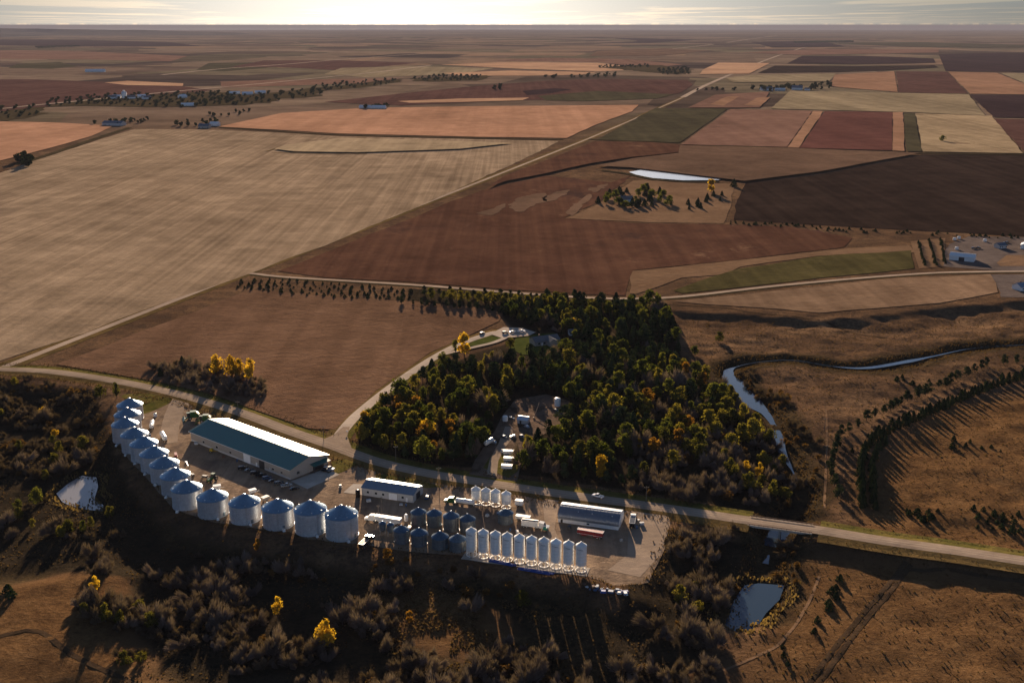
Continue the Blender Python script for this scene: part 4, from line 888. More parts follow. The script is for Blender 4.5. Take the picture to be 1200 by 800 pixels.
def fringe(name, line, n, w0, w1, hgt, seed, mat):
    """reeds and tall grass standing along a bank"""
    r = np.random.default_rng(seed); L = np.array(line); i = r.integers(0, len(L) - 1, n); u = r.random(n)[:, None]
    p = L[i] * (1 - u) + L[i + 1] * u; d = L[i + 1] - L[i]; d /= np.linalg.norm(d, axis=1)[:, None] + 1e-9
    off = (w0 + (w1 - w0) * r.random(n)) * np.where(r.random(n) < .5, -1, 1); q = p + np.stack([d[:, 1], -d[:, 0]], 1) * off[:, None]
    zz = np.array([height(x, y) for x, y in q]); c = np.column_stack([q, zz]); s_ = (hgt * (.4 + .8 * r.random(n)))[:, None]
    a = r.random(n) * 6.28; e = np.column_stack([np.cos(a), np.sin(a), np.zeros(n)]) * s_ * .35; up = np.column_stack([r.normal(size=n) * .25, r.normal(size=n) * .25, np.ones(n)]) * s_
    o = link(name, quad_mesh(name, np.stack([c - e, c + e, c + e * .7 + up, c - e * .7 + up], 1).reshape(-1, 3), mat)); return tag(o, kind='stuff')
leaf_mat('reed_blade', (.060, .042, .022), (.17, .115, .058), .3)
fringe('reeds', CREEK, 4000, 4, 10, 1.0, 61, 'dry_grass')
fringe('reeds', smooth_line(G(grow(POND_PX, 1.2) + grow(POND_PX, 1.2)[:1], -4.5), 2), 900, 1, 6, 1.2, 62, 'reed_blade')
fringe('reeds', smooth_line(G(LPOND_PX + LPOND_PX[:1], -5.5), 2), 700, 1, 5, 1.2, 63, 'reed_blade')
fringe('weeds', [p for p in ROAD], 6000, 8, 14, .7, 64, 'dry_grass')
fringe('weeds', smooth_line(G(YARD_PX + YARD_PX[:1]), 3), 2600, .2, 3.0, .7, 65, 'dry_grass')
# ------------------------------------------------------------------ shape builder for man-made things
class MB:
    def __init__(s): s.v, s.f = [], []
    def add(s, v, f):
        n = len(s.v); s.v += [tuple(p) for p in v]; s.f += [tuple(i + n for i in q) for q in f]; return s
    def box(s, cx, cy_, cz, sx, sy, sz, tx=1.0, ty=1.0, rz=0):
        """centre of the bottom face, sizes; tx, ty taper the top"""
        v = []
        for z, a, b_ in ((cz, 1, 1), (cz + sz, tx, ty)):
            for dx, dy in ((-1, -1), (1, -1), (1, 1), (-1, 1)):
                x, y = dx * sx / 2 * a, dy * sy / 2 * b_
                if rz: x, y = x * math.cos(rz) - y * math.sin(rz), x * math.sin(rz) + y * math.cos(rz)
                v.append((cx + x, cy_ + y, z))
        return s.add(v, [(3, 2, 1, 0), (4, 5, 6, 7), (0, 1, 5, 4), (1, 2, 6, 5), (2, 3, 7, 6), (3, 0, 4, 7)])
    def tube(s, p, q, ra, rb=None, n=12, caps=True):
        p, q = Vector(p), Vector(q); rb = ra if rb is None else rb
        d = (q - p).normalized(); a = d.orthogonal().normalized(); c = d.cross(a); v = []
        for o, r in ((p, ra), (q, rb)):
            for k in range(n):
                t = 2 * math.pi * k / n; v.append(o + (a * math.cos(t) + c * math.sin(t)) * r)
        f = [(k, (k + 1) % n, n + (k + 1) % n, n + k) for k in range(n)]
        if caps: f += [tuple(range(n - 1, -1, -1)), tuple(range(n, 2 * n))]
        return s.add(v, f)
    def lathe(s, prof, n=32, cx=0, cy_=0, close=False):
        v = [(cx + r * math.cos(2 * math.pi * k / n), cy_ + r * math.sin(2 * math.pi * k / n), z) for r, z in prof for k in range(n)]
        f = [(j * n + k, j * n + (k + 1) % n, (j + 1) * n + (k + 1) % n, (j + 1) * n + k) for j in range(len(prof) - 1) for k in range(n)]
        return s.add(v, f)
    def prism(s, prof, y0, y1, axis='y'):
        """side profile (x, z) pushed from y0 to y1 (axis 'x': profile is (y, z))"""
        n = len(prof); mk = (lambda a, b_, t: (a, t, b_)) if axis == 'y' else (lambda a, b_, t: (t, a, b_))
        v = [mk(a, b_, y0) for a, b_ in prof] + [mk(a, b_, y1) for a, b_ in prof]
        return s.add(v, [tuple(range(n)), tuple(range(2 * n - 1, n - 1, -1))] + [(k, n + k, n + (k + 1) % n, (k + 1) % n) for k in range(n)])
    def build(s, name, mat, parent=None, smooth=False):
        me = bpy.data.meshes.new(name); me.from_pydata(s.v, [], s.f); bm = bmesh.new(); bm.from_mesh(me)
        bmesh.ops.recalc_face_normals(bm, faces=bm.faces); bm.to_mesh(me); bm.free()
        if smooth:
            for p in me.polygons: p.use_smooth = True
            try: me.set_sharp_from_angle(angle=R(40))
            except Exception: pass
        return link(name, me, MATS[mat] if isinstance(mat, str) else mat, parent)

# ------------------------------------------------------------------ man-made materials
def metal_sheet(name, c, rough, metal, ring=None, bmp=.5, var=.18, streak=.25):
    """corrugated or ribbed sheet: rings every `ring` metres up the wall, faint vertical weather streaks"""
    m, t, b = new_mat(name); g = N(t, 'ShaderNodeTexCoord'); oi = N(t, 'ShaderNodeObjectInfo')
    n = noise_node(t, .8, 5, .65, coord=g.outputs['Object']); n2 = noise_node(t, 1.6, 4, .7, scl=(1, 1, .06), coord=g.outputs['Object'])
    f = mathn(t, 'ADD', mathn(t, 'MULTIPLY', n, 1 - streak), mathn(t, 'MULTIPLY', n2, streak))
    cc = ramp(t, f, [(.34, tuple(x * (1 - var) for x in c)), (.64, tuple(min(1, x * (1 + var * .4)) for x in c))])
    st = noise_node(t, 2.2, 5, .75, scl=(1, 1, .035), coord=g.outputs['Object'])          # run-off stains, different on every piece
    cc = mixrgb(t, mathn(t, 'MULTIPLY', sstep(t, st, .56, .72), .45), cc, tuple(x * k for x, k in zip(c, (.62, .52, .44))))
    vm = N(t, 'ShaderNodeVectorMath', operation='SCALE'); t.links.new(cc, vm.inputs[0]); t.links.new(mathn(t, 'ADD', .84, mathn(t, 'MULTIPLY', oi.outputs['Random'], .2)), vm.inputs['Scale'])
    t.links.new(vm.outputs[0], b.inputs['Base Color'])
    t.links.new(mathn(t, 'ADD', rough - .06, mathn(t, 'MULTIPLY', n2, .14)), b.inputs['Roughness']); b.inputs['Metallic'].default_value = metal
    if ring:
        sx = N(t, 'ShaderNodeSeparateXYZ'); t.links.new(g.outputs['Object'], sx.inputs[0])
        w = mathn(t, 'SINE', mathn(t, 'MULTIPLY', sx.outputs[2], 2 * math.pi / ring))
        bump(t, b, mathn(t, 'ADD', w, mathn(t, 'MULTIPLY', n, .5)), bmp, .05)
    return m
metal_sheet('galv_wall', (.72, .76, .80), .34, .62, .8, .25)
metal_sheet('galv_wall_old', (.17, .20, .225), .45, .6, .8, .4, .3)
metal_sheet('galv_roof', (.24, .35, .44), .34, .75, None, .2)
metal_sheet('galv_roof_old', (.10, .16, .22), .4, .75, None, .2, .3)
metal_sheet('white_bin', (.86, .85, .81), .42, 0, None, .3, .10, .5)
metal_sheet('roof_teal', (.012, .115, .105), .42, .0, None, 0, .12, .2)
metal_sheet('roof_steel', (.20, .25, .31), .38, .5, None, 0, .12, .2)
metal_sheet('wall_tan', (.36, .32, .28), .55, .0, None, 0, .12, .35)
metal_sheet('wall_pale', (.50, .49, .48), .5, .1, None, 0, .1, .35)
metal_sheet('wall_white', (.74, .74, .73), .5, .0, None, 0, .1, .35)
metal_sheet('roof_quonset', (.17, .20, .245), .42, .5, None, 0, .15, .3)
plain('door_white', (.78, .78, .78), .5); plain('door_dark', (.03, .03, .035), .5); plain('rubber', (.018, .018, .018), .9, var=.3); plain('steel_dark', (.09, .09, .095), .5, .5)
plain('steel_rim', (.45, .45, .45), .4, .7); plain('glass', (.02, .028, .035), .08, 0, .1, .8); plain('car_black', (.012, .012, .014), .22); plain('car_grey', (.10, .105, .115), .25, .3); plain('car_white', (.72, .73, .74), .25); plain('car_blue', (.03, .06, .13), .25)
plain('car_red', (.20, .025, .02), .25); plain('car_silver', (.42, .44, .46), .25, .5); plain('trailer_red', (.22, .022, .025), .35); plain('truck_white', (.76, .75, .72), .35); plain('machine_green', (.018, .085, .022), .35); plain('machine_yellow', (.55, .36, .03), .4)
plain('machine_red', (.28, .035, .022), .4); plain('tarp_blue', (.02, .07, .30), .5); plain('tarp_navy', (.03, .05, .085), .5); plain('wood_pole', (.13, .105, .085), .95, var=.35); plain('rust_metal', (.16, .085, .055), .85, .2, .4); plain('tank_white', (.75, .74, .71), .35)
plain('teal_plastic', (.02, .22, .15), .5); plain('concrete_old', (.34, .32, .29), .9); plain('house_roof', (.15, .14, .14), .85, var=.3); plain('house_roof_blue', (.09, .125, .16), .7); plain('brick', (.22, .10, .07), .9); plain('bin_mark', (.05, .06, .075), .6); plain('plastic_blue', (.05, .10, .20), .5); plain('scrap_pale', (.48, .49, .50), .7, var=.4)

# ------------------------------------------------------------------ grain bins
def ribs(mb, r, z0, apex, n, w=.09, hgt=.07, r_in=.5):
    for k in range(n):
        t = 2 * math.pi * (k + .5) / n; c, s = math.cos(t), math.sin(t)
        a = Vector((c * r, s * r, z0)); b_ = Vector((c * r_in, s * r_in, apex)); o = Vector((-s, c, 0)) * w; up = Vector((0, 0, hgt))
        mb.add([a - o, a + o, a + up, b_ - o * .6, b_ + o * .6, b_ + up], [(0, 2, 5, 3), (2, 1, 4, 5), (0, 1, 2)])
def ladder(mb, r, z0, z1, ang, w=.22):
    c, s = math.cos(ang), math.sin(ang); o = Vector((-s, c, 0)) * w
    for sg in (-1, 1): mb.tube(Vector((c * r, s * r, z0)) + o * sg, Vector((c * r, s * r, z1)) + o * sg, .045, n=5)
    z = z0 + .4
    while z < z1: mb.tube(Vector((c * r, s * r, z)) - o, Vector((c * r, s * r, z)) + o, .03, n=4, caps=False); z += .6
def grain_bin(name, label, group, dia, wall_h, pitch=30, wall='galv_wall', roof='galv_roof', bands=0, vents=8, nseg=40, rib=32, lad=-1.2):
    o = thing(name, label, 'grain bin', group=group); r = dia / 2
    w = MB(); prof = [(r + .12, -.5), (r + .12, .25), (r, .26)]
    z = .26
    while z < wall_h - .01: z = min(z + 1.1, wall_h); prof += [(r, z - .08), (r + .035, z - .04), (r, z)] if z < wall_h else [(r, z)]
    w.lathe(prof, nseg).build('wall', wall, o, True)
    rr = MB(); ap = wall_h + r * math.tan(R(pitch)); r_in = r * .09
    z_in = wall_h + (r - r_in) * math.tan(R(pitch))
    rr.lathe([(r + .22, wall_h - .16), (r + .24, wall_h - .06), (r_in, z_in)], nseg)
    ribs(rr, r + .2, wall_h - .04, z_in, rib, r_in=r_in)
    rf = rr.build('roof', roof, o)
    MB().lathe([(r_in + .06, z_in - .05), (r_in + .06, z_in + .22), (r_in * 1.25, z_in + .26), (.05, z_in + .26 + r_in * .55), (0.01, z_in + .26 + r_in * .55)], 16).build('roof_cap', 'galv_wall', rf, True)
    for k in range(vents):
        t = 2 * math.pi * (k + .35) / vents; q = r * .86; z = wall_h + (r - q) * math.tan(R(pitch)); c, s = math.cos(t), math.sin(t)
        v = MB(); v.box(c * q, s * q, z - .1, .4, .36, .34, .8, .8, t); v.box(c * (q + .22), s * (q + .22), z + .06, .34, .44, .15, .9, .9, t); v.build('roof_vent', 'galv_wall', rf)
    if bands:
        for zb in [wall_h * .86, wall_h * .93][:bands]:
            MB().lathe([(r + .02, zb - .10), (r + .14, zb - .07), (r + .14, zb + .07), (r + .02, zb + .10)], nseg).build('stiffening_ring', 'galv_wall', o, True)
    la = MB(); ladder(la, r + .28, .4, wall_h + .3, lad); la.build('ladder', 'steel_rim', o)
    d = MB(); t = lad + .35; c, s = math.cos(t), math.sin(t); d.box(c * (r + .04), s * (r + .04), .5, .16, 1.1, 1.7, rz=t); d.build('door', 'galv_roof', o)
    return o
def put(o, px, rz=0, z=None):
    p = at(*px); o.location = (p.x, p.y, p.z if z is None else z); o.rotation_euler = (0, 0, rz); return o
GRP = 'big galvanised grain bins in the curved row'
BINS = [((153.7, 490.5), 8.6), ((151, 502), 8.6), ((148.3, 514), 8.6), ((159.3, 526), 8.5), ((170.4, 537), 8.5), ((182.3, 549), 8.5), ((194.4, 561.5), 8.5), ((207.3, 575.5), 8.5), ((220.5, 591), 8.6), ((250.5, 601), 8.4), ((288, 607.5), 8.4), ((326.7, 614), 8.6), ((365, 620.5), 10.2), ((401.2, 626.5), 10.2)]
BL = ['big grain bin nearest the county road at the top end of the curved row', 'second big grain bin from the road end of the curved row', 'third big grain bin from the road, farthest left in the curved row', 'fourth big grain bin from the road, beside the upper white tank trailer', 'fifth big grain bin from the road, beside the lower white tank trailer',
      'sixth big grain bin from the road end of the curved row', 'seventh big grain bin from the road, next to the red implement', 'eighth big grain bin from the road, next to the lying auger', 'ninth big grain bin, where the curved row turns along the yard', 'fifth big grain bin from the lower right end, in front of the green tractor',
      'fourth big grain bin from the lower right end of the curved row', 'third big grain bin from the lower right end, with streaked roof', 'taller ribbed grain bin, second from the lower right end', 'taller ribbed grain bin at the lower right end']
for k, ((px, wh), lb) in enumerate(zip(BINS, BL)):
    big = k >= 12
    o = grain_bin('grain_bin', lb, GRP, 13.9 if k < 12 else 14.2, wh, 29 if not big else 30, bands=2 if big else 0, lad=-1.0 - .13 * (k % 4))
    put(o, px, z=0.1); o.rotation_euler.z = vr.uniform(-.3, .3)
    # aeration fan beside each bin
    f = thing('aeration_fan', f'fan box at the foot of the {lb.split(",")[0].replace("big ", "").replace("taller ribbed ", "").replace(" at the top end of the curved row", "").replace(" of the curved row", "")}', 'fan', group='fans at the feet of the grain bins')
    b_ = MB(); b_.box(0, 0, 0, 1.5, 1.2, 1.0, .7, .9); b_.build('duct', 'truck_white', f); h_ = MB(); h_.tube((-.9, 0, .75), (-.2, 0, .75), .62, n=14); h_.build('fan_housing', 'steel_rim', f, True)
    a = R(-62 if k > 8 else -110) ; f.location = (o.location.x + math.cos(a) * 8.1, o.location.y + math.sin(a) * 8.1, 0); f.location.z = height(f.location.x, f.location.y); f.rotation_euler.z = a
SG = 'old grey grain bins in the middle of the yard'
for px, dia, wh, pit, lb in [((490.7, 612.8), 6.8, 5.6, 32, 'old grey bin at the left end of the back row of small bins'), ((509.2, 615), 6.6, 5.8, 32, 'old grey bin second from the left in the back row of small bins'), ((528.8, 620), 7.0, 6.6, 32, 'old grey bin third from the left in the back row of small bins'),
                             ((548, 621), 7.0, 5.6, 34, 'old grey bin at the right end of the back row of small bins'), ((592.5, 611.5), 6.8, 4.6, 30, 'old grey bin standing alone behind the tall white hopper bins'),
                             ((470.8, 634), 6.6, 5.6, 32, 'old grey bin at the left end of the front row of small bins'), ((491.3, 637), 7.0, 5.4, 32, 'old grey bin second from the left in the front row of small bins'), ((515.9, 640.5), 7.2, 5.0, 34, 'old grey bin third from the left in the front row of small bins'), ((536.7, 643.5), 7.2, 5.0, 34, 'old grey bin beside the first tall white hopper bin')]:
    o = grain_bin('small_grain_bin', lb, SG, dia, wh, pit, 'galv_wall_old', 'galv_roof_old', vents=0, nseg=28, rib=20, lad=-1.0 + .2 * vr.random()); put(o, px, z=.1)
# tall white hopper bins
def hopper_bin(label, group, dia, leg, cone, wall_h, mark=True):
    o = thing('hopper_bin', label, 'hopper bin', group=group); r = dia / 2; zc_ = leg + .3
    MB().lathe([(.35, zc_), (.35, zc_ - .15), (r, zc_ + cone), (r, zc_ + cone + .02)], 26).build('hopper_cone', 'white_bin', o, True)
    z0 = zc_ + cone; prof = [(r, z0)]
    k = 1
    while z0 + k * 1.45 < z0 + wall_h: prof += [(r, z0 + k * 1.45 - .03), (r + .025, z0 + k * 1.45), (r, z0 + k * 1.45 + .03)]; k += 1
    MB().lathe(prof + [(r, z0 + wall_h)], 26).build('wall', 'white_bin', o, True)
    rf = MB().lathe([(r + .1, z0 + wall_h - .05), (r + .1, z0 + wall_h + .02), (.32, z0 + wall_h + (r - .3) * .72)], 26).build('roof', 'white_bin', o, False)
    MB().lathe([(.36, z0 + wall_h + (r - .3) * .72 - .05), (.36, z0 + wall_h + (r - .3) * .72 + .2), (.01, z0 + wall_h + (r - .3) * .72 + .34)], 14).build('roof_cap', 'white_bin', rf)
    for k in range(8):
        t = 2 * math.pi * (k + .5) / 8; MB().box(math.cos(t) * (r - .08), math.sin(t) * (r - .08), 0, .18, .18, zc_ + cone + .1, rz=t).build('leg', 'white_bin', o)
    MB().lathe([(r - .22, .12), (r + .04, .12), (r + .04, .30), (r - .22, .30), (r - .22, .12)], 26).build('base_ring', 'white_bin', o)
    la = MB(); ladder(la, r + .22, .4, z0 + wall_h + .2, -2.2, .2); la.build('ladder', 'white_bin', o)
    if mark:   # small dark maker's lettering band near the top, too small to read in the photograph
        e = MB()
        for k, (wd, hh) in enumerate(((.34, .26), (.26, .20), (.30, .22), (.22, .20), (.32, .22), (.26, .20), (.28, .24))):
            t = -1.9 + (k - 3) * .155; c, s = math.cos(t), math.sin(t); e.box(c * (r + .02), s * (r + .02), z0 + wall_h * .86 - .04 * k, .03, wd, hh, rz=t)
        e.build('emblem', 'bin_mark', o)
    return o
HX = [552.7, 566.5, 580.7, 594.5, 608.7, 622.8, 637.2, 651.3, 666, 680.7]; HY = [650.5, 652.5, 654.5, 656.5, 658.5, 660.5, 662.5, 664.5, 666.5, 668.5]
HL = ['tall white hopper bin at the left end of the front row, beside the grey bins', 'tall white hopper bin second from the left end of the long front row', 'tall white hopper bin third from the left end of the long front row', 'tall white hopper bin fourth from the left end of the long front row', 'tall white hopper bin fifth from the left end of the long front row',
      'tall white hopper bin fifth from the right end of the long front row', 'tall white hopper bin fourth from the right end of the long front row', 'tall white hopper bin third from the right end of the long front row', 'tall white hopper bin second from the right end of the long front row', 'tall white hopper bin at the right end of the front row, near the red trailer']
row_a = math.atan2(ground_at(HX[9], HY[9])[1] - ground_at(HX[0], HY[0])[1], ground_at(HX[9], HY[9])[0] - ground_at(HX[0], HY[0])[0])
for x, y, lb in zip(HX, HY, HL):
    p = ground_at(x, y); o = hopper_bin(lb, 'tall white hopper bins in the front row', 4.5, 1.1, 1.6, 8.4); o.location = (p[0], p[1], .25); o.rotation_euler.z = vr.uniform(-.06, .06)
sl = thing('bin_pad', 'long pale concrete pad under the front row of white hopper bins', 'concrete pad')
p0, p1 = Vector(ground_at(HX[0], HY[0])), Vector(ground_at(HX[9], HY[9])); mid = (p0 + p1) / 2; sl.location = (mid.x, mid.y, 0); sl.rotation_euler.z = row_a
MB().box(0, -.6, -1.2, (p1 - p0).length + 6.5, 7.4, 1.45).build('slab', 'concrete', sl)
for x, y, lb in ((557.8, 589, 'short white hopper bin at the left end of the back group of four'), (569.5, 590.5, 'short white hopper bin second from the left in the back group of four'), (580.8, 592, 'short white hopper bin third from the left in the back group of four'), (593.3, 594.5, 'short white hopper bin at the right end of the back group of four')):
    p = ground_at(x, y); o = hopper_bin(lb, 'short white hopper bins in the back group', 4.4, .8, 1.3, 4.6, False); o.location = (p[0], p[1], .1)
for x, y, lb in ((448.7, 626, 'small dark hopper tank on legs beside the white semi, left one'), (458, 627.5, 'small dark hopper tank on legs beside the first grey bin')):
    o = thing('hopper_tank', lb, 'hopper tank', group='pair of small hopper tanks'); p = ground_at(x, y); o.location = (p[0], p[1], .1); r = 1.65
    MB().lathe([(.3, 1.2), (r, 2.6), (r, 5.4)], 20).build('body', 'galv_wall_old', o, True); MB().lathe([(r + .08, 5.36), (r + .08, 5.42), (.25, 6.5), (.01, 6.5)], 20).build('roof', 'galv_roof_old', o)
    for k in range(4): t = math.pi * (k + .5) / 2; MB().box(math.cos(t) * (r - .1), math.sin(t) * (r - .1), 0, .16, .16, 2.9).build('leg', 'steel_rim', o)

# ------------------------------------------------------------------ sheds
def frame_from(a, b_):
    """origin and heading of a building whose near wall runs from a to b_ (survey points)"""
    A, B = Vector(ground_at(*a)), Vector(ground_at(*b_)); d = B - A; return A, math.atan2(d.y, d.x), d.length
def gable_shed(name, label, cat, a, b_, depth, eave, ridge, wall, roof, over=.5, rib=1.2, z=.1, parts=None):
    A, ang, L = frame_from(a, b_); o = thing(name, label, cat, (A.x, A.y, z), ang)
    MB().prism([(0, -.3), (depth, -.3), (depth, eave), (depth / 2, ridge), (0, eave)], 0, L, 'x').build('wall', wall, o)
    sl_ = (ridge - eave) / (depth / 2); th = .16
    rr = MB()
    rr.prism([(-over, eave - over * sl_ + .05), (depth / 2, ridge + .05), (depth + over, eave - over * sl_ + .05), (depth + over, eave - over * sl_ + .05 + th), (depth / 2, ridge + .05 + th), (-over, eave - over * sl_ + .05 + th)], -over, L + over, 'x')
    x = rib / 2
    while x < L:
        for y0, y1, z0, z1 in ((-over, depth / 2, eave - over * sl_, ridge), (depth + over, depth / 2, eave - over * sl_, ridge)):
            zz = .05 + th; rr.add([(x - .06, y0, z0 + zz), (x + .06, y0, z0 + zz), (x, y0, z0 + zz + .06), (x - .06, y1, z1 + zz), (x + .06, y1, z1 + zz), (x, y1, z1 + zz + .06)], [(0, 2, 5, 3), (2, 1, 4, 5)])
        x += rib
    rf = rr.build('roof', roof, o)
    MB().box(L / 2, depth / 2, ridge + .05 + th - .02, L + 2 * over, .7, .10).build('ridge_cap', roof, rf)
    return o, L, rf
def wall_box(o, name, x, w, z, h, mat, out=.04, side='near', depth=0, L=0, th=.08):
    m_ = MB()
    if side == 'near': m_.box(x, -out, z, w, th, h)
    elif side == 'right': m_.box(L + out, x, z, th, w, h)
    elif side == 'left': m_.box(-out, x, z, th, w, h)
    return m_.build(name, mat, o)
shop, L, rf = gable_shed('machine_shop', 'long machine shop with teal metal roof and tan walls beside the county road', 'shop building', (224, 516.3), (340.5, 562.3), 24.5, 5.4, 8.6, 'wall_tan', 'roof_teal', .7, 1.5)
def along(px, py):   # metres along the shop's near wall
    A, ang, _ = frame_from((224, 516.3), (340.5, 562.3)); p = Vector(ground_at(px, py)) - A; return p.x * math.cos(ang) + p.y * math.sin(ang)
xd = along(288, 543)
d = wall_box(shop, 'overhead_door', xd, 5.4, 0, 4.5, 'door_white'); wall_box(d, 'door_frame', xd, 5.9, 0, 4.75, 'wall_pale', .02)
wall_box(shop, 'overhead_door', along(305, 550), 4.2, 0, 4.2, 'door_dark')['label'] = 'dark open overhead door'
wall_box(shop, 'walk_door', along(299, 547.5), 1.2, 0, 2.2, 'door_white'); wall_box(shop, 'walk_door', along(315, 553.5), 1.1, 0, 2.2, 'wall_pale')
for xx in (.14, .28, .42, .84, .92): w_ = wall_box(shop, 'window', L * xx, 1.5, 1.6, 1.1, 'glass', .03); wall_box(w_, 'frame', L * xx, 1.8, 1.45, 1.4, 'wall_pale', .015)
wall_box(shop, 'wainscot', L / 2, L - .2, 0, 1.0, 'wall_pale', .012)
aw = MB(); aw.add([(L, 12.5, 4.1), (L, 23.5, 4.1), (L + 3.4, 23.5, 3.5), (L + 3.4, 12.5, 3.5), (L, 12.5, 4.25), (L, 23.5, 4.25), (L + 3.4, 23.5, 3.65), (L + 3.4, 12.5, 3.65)], [(0, 1, 2, 3), (4, 7, 6, 5), (0, 4, 5, 1), (1, 5, 6, 2), (2, 6, 7, 3), (3, 7, 4, 0)])
awn = aw.build('canopy', 'roof_teal', shop)
for yy in (12.8, 18, 23.2): MB().box(L + 3.2, yy, -.1, .2, .2, 3.6).build('post', 'steel_dark', awn)
wall_box(shop, 'overhead_door', 18, 7, 0, 4.0, 'door_dark', .04, 'right', L=L); wall_box(shop, 'window', 5, 1.6, 1.6, 1.2, 'glass', .03, 'right', L=L)
for k in range(8): MB().box(L * (.08 + .12 * k), 11.9, 8.62, 1.0, .8, .55, .7, .7).build('roof_vent', 'roof_steel', rf)
gut = MB(); gut.box(L / 2, -.78, 5.22, L + 1.4, .14, .16); gut.build('gutter', 'door_white', shop)

shed, L2, rf2 = gable_shed('small_shed', 'small pale shed with blue-grey metal roof and a white door facing the yard', 'shed', (424.2, 580), (484.2, 589.3), 11.5, 3.9, 5.6, 'wall_pale', 'roof_steel', .35, 1.2)
d = wall_box(shed, 'overhead_door', L2 * .61, 4.4, 0, 3.3, 'door_white'); wall_box(d, 'door_frame', L2 * .61, 4.9, 0, 3.5, 'wall_tan', .02)
for xx in (.12, .28, .42, .80): wall_box(shed, 'window', L2 * xx, 1.1, 1.5, 1.0, 'glass', .03)
wall_box(shed, 'walk_door', L2 * .88, 1.0, 0, 2.1, 'door_white'); wall_box(shed, 'overhead_door', 5.8, 4.5, 0, 3.2, 'door_dark', .04, 'right', L=L2)

# round-roofed shed
A, ang, L3 = frame_from((654, 611.5), (724.5, 621.3)); q = thing('arched_shed', 'arched-roof shed with dark blue-grey roof and white end wall', 'shed', (A.x, A.y, .1), ang); dp = 12.0
prof = [(0, -.2), (0, 1.7)]
arc = [(dp / 2 - dp / 2 * math.cos(math.pi * k / 18), 1.7 + 4.6 * math.sin(math.pi * k / 18) ** .86) for k in range(19)]
MB().prism([(0, -.2), (0, 1.7)] + arc[1:-1] + [(dp, 1.7), (dp, -.2)], .02, L3 - .02, 'x').build('wall', 'wall_white', q)
ro = MB(); n = len(arc); outer = [(y + (y - dp / 2) * .035, z + .10) for y, z in arc]
for x0, x1 in ((-.25, L3 + .25),):
    ro.add([(x0, y, z) for y, z in outer] + [(x1, y, z) for y, z in outer], [(k, k + 1, n + k + 1, n + k) for k in range(n - 1)])
x = .7
while x < L3:
    o2 = [(y + (y - dp / 2) * .012, z + .05) for y, z in outer]
    ro.add([(x - .08, y, z) for y, z in outer] + [(x, y, z) for y, z in o2] + [(x + .08, y, z) for y, z in outer], [(k, k + 1, n + k + 1, n + k) for k in range(n - 1)] + [(n + k, n + k + 1, 2 * n + k + 1, 2 * n + k) for k in range(n - 1)])
    x += 1.6
rq = ro.build('roof', 'roof_quonset', q)
MB().box(L3 / 2, dp / 2, 6.36, L3 + .4, .9, .14).build('ridge_cap', 'galv_wall', rq)
wall_box(q, 'overhead_door', 6, 5.5, 0, 4.2, 'door_white', .05, 'right', L=L3); wall_box(q, 'walk_door', L3 * .06, 1.0, 0, 1.6, 'door_dark'); wall_box(q, 'window', L3 * .5, 1.2, .7, .7, 'glass', .03)
for xx in (.32, .55, .88): MB().box(L3 * xx, 2.0, 5.0, .5, .5, .5, .7, .7).build('roof_vent', 'galv_wall', rq)

# ------------------------------------------------------------------ vehicles (x is forward)
def wheel(parent, x, y, r, w):
    o = MB(); o.tube((x, y - w / 2, r), (x, y + w / 2, r), r, n=14); t_ = o.build('wheel', 'rubber', parent, True)
    h_ = MB(); h_.tube((x, y - w / 2 - .02, r), (x, y + w / 2 + .02, r), r * .55, n=10); h_.build('rim', 'steel_rim', t_)
def car(kind, label, group, mat, px, rz, z=.12):
    nm = {'sedan': 'parked_car', 'suv': 'parked_suv', 'pickup': 'pickup_truck'}[kind]
    o = thing(nm, label, {'sedan': 'car', 'suv': 'car', 'pickup': 'pickup'}[kind], group=group); put(o, px, rz, z)
    if kind == 'sedan':
        MB().prism([(-2.3, .35), (2.3, .35), (2.35, .62), (2.2, .82), (1.1, .95), (-1.6, .98), (-2.3, .9)], -.88, .88).build('body', mat, o)
        MB().prism([(1.1, .94), (.35, 1.40), (-1.0, 1.42), (-1.7, .97)], -.74, .74).build('cabin_glass', 'glass', o); MB().box(-.33, 0, 1.40, 1.4, 1.42, .06, .9, .9).build('roof', mat, o); ax = (1.42, -1.42); rw = .33
    elif kind == 'suv':
        MB().prism([(-2.4, .45), (2.4, .45), (2.45, .8), (2.3, 1.05), (1.1, 1.18), (-2.4, 1.2)], -.95, .95).build('body', mat, o)
        MB().prism([(1.15, 1.16), (.55, 1.72), (-2.1, 1.74), (-2.38, 1.18)], -.84, .84).build('cabin_glass', 'glass', o); MB().box(-.75, 0, 1.72, 2.7, 1.66, .07, .92, .92).build('roof', mat, o); ax = (1.5, -1.5); rw = .4
    else:
        b_ = MB(); b_.prism([(-.6, .5), (2.85, .5), (2.9, .9), (2.75, 1.15), (1.4, 1.25), (-.6, 1.28)], -.97, .97); b_.build('body', mat, o)
        MB().prism([(1.35, 1.24), (.75, 1.86), (-.4, 1.88), (-.62, 1.26)], -.86, .86).build('cabin_glass', 'glass', o); MB().box(.15, 0, 1.86, 1.25, 1.68, .07, .92, .92).build('roof', mat, o)
        t_ = MB(); t_.box(-1.75, 0, .55, 2.25, 1.94, .22); t_.box(-1.75, .93, .77, 2.25, .08, .5); t_.box(-1.75, -.93, .77, 2.25, .08, .5); t_.box(-2.84, 0, .77, .07, 1.8, .5); t_.build('cargo_bed', mat, o); ax = (1.85, -1.75); rw = .42
    for xx in ax:
        for yy in (-.82, .82): wheel(o, xx, yy, rw, .26)
    return o
SA = math.atan2(ground_at(340.5, 562.3)[1] - ground_at(224, 516.3)[1], ground_at(340.5, 562.3)[0] - ground_at(224, 516.3)[0])
pk = 'cars parked along the shop wall'
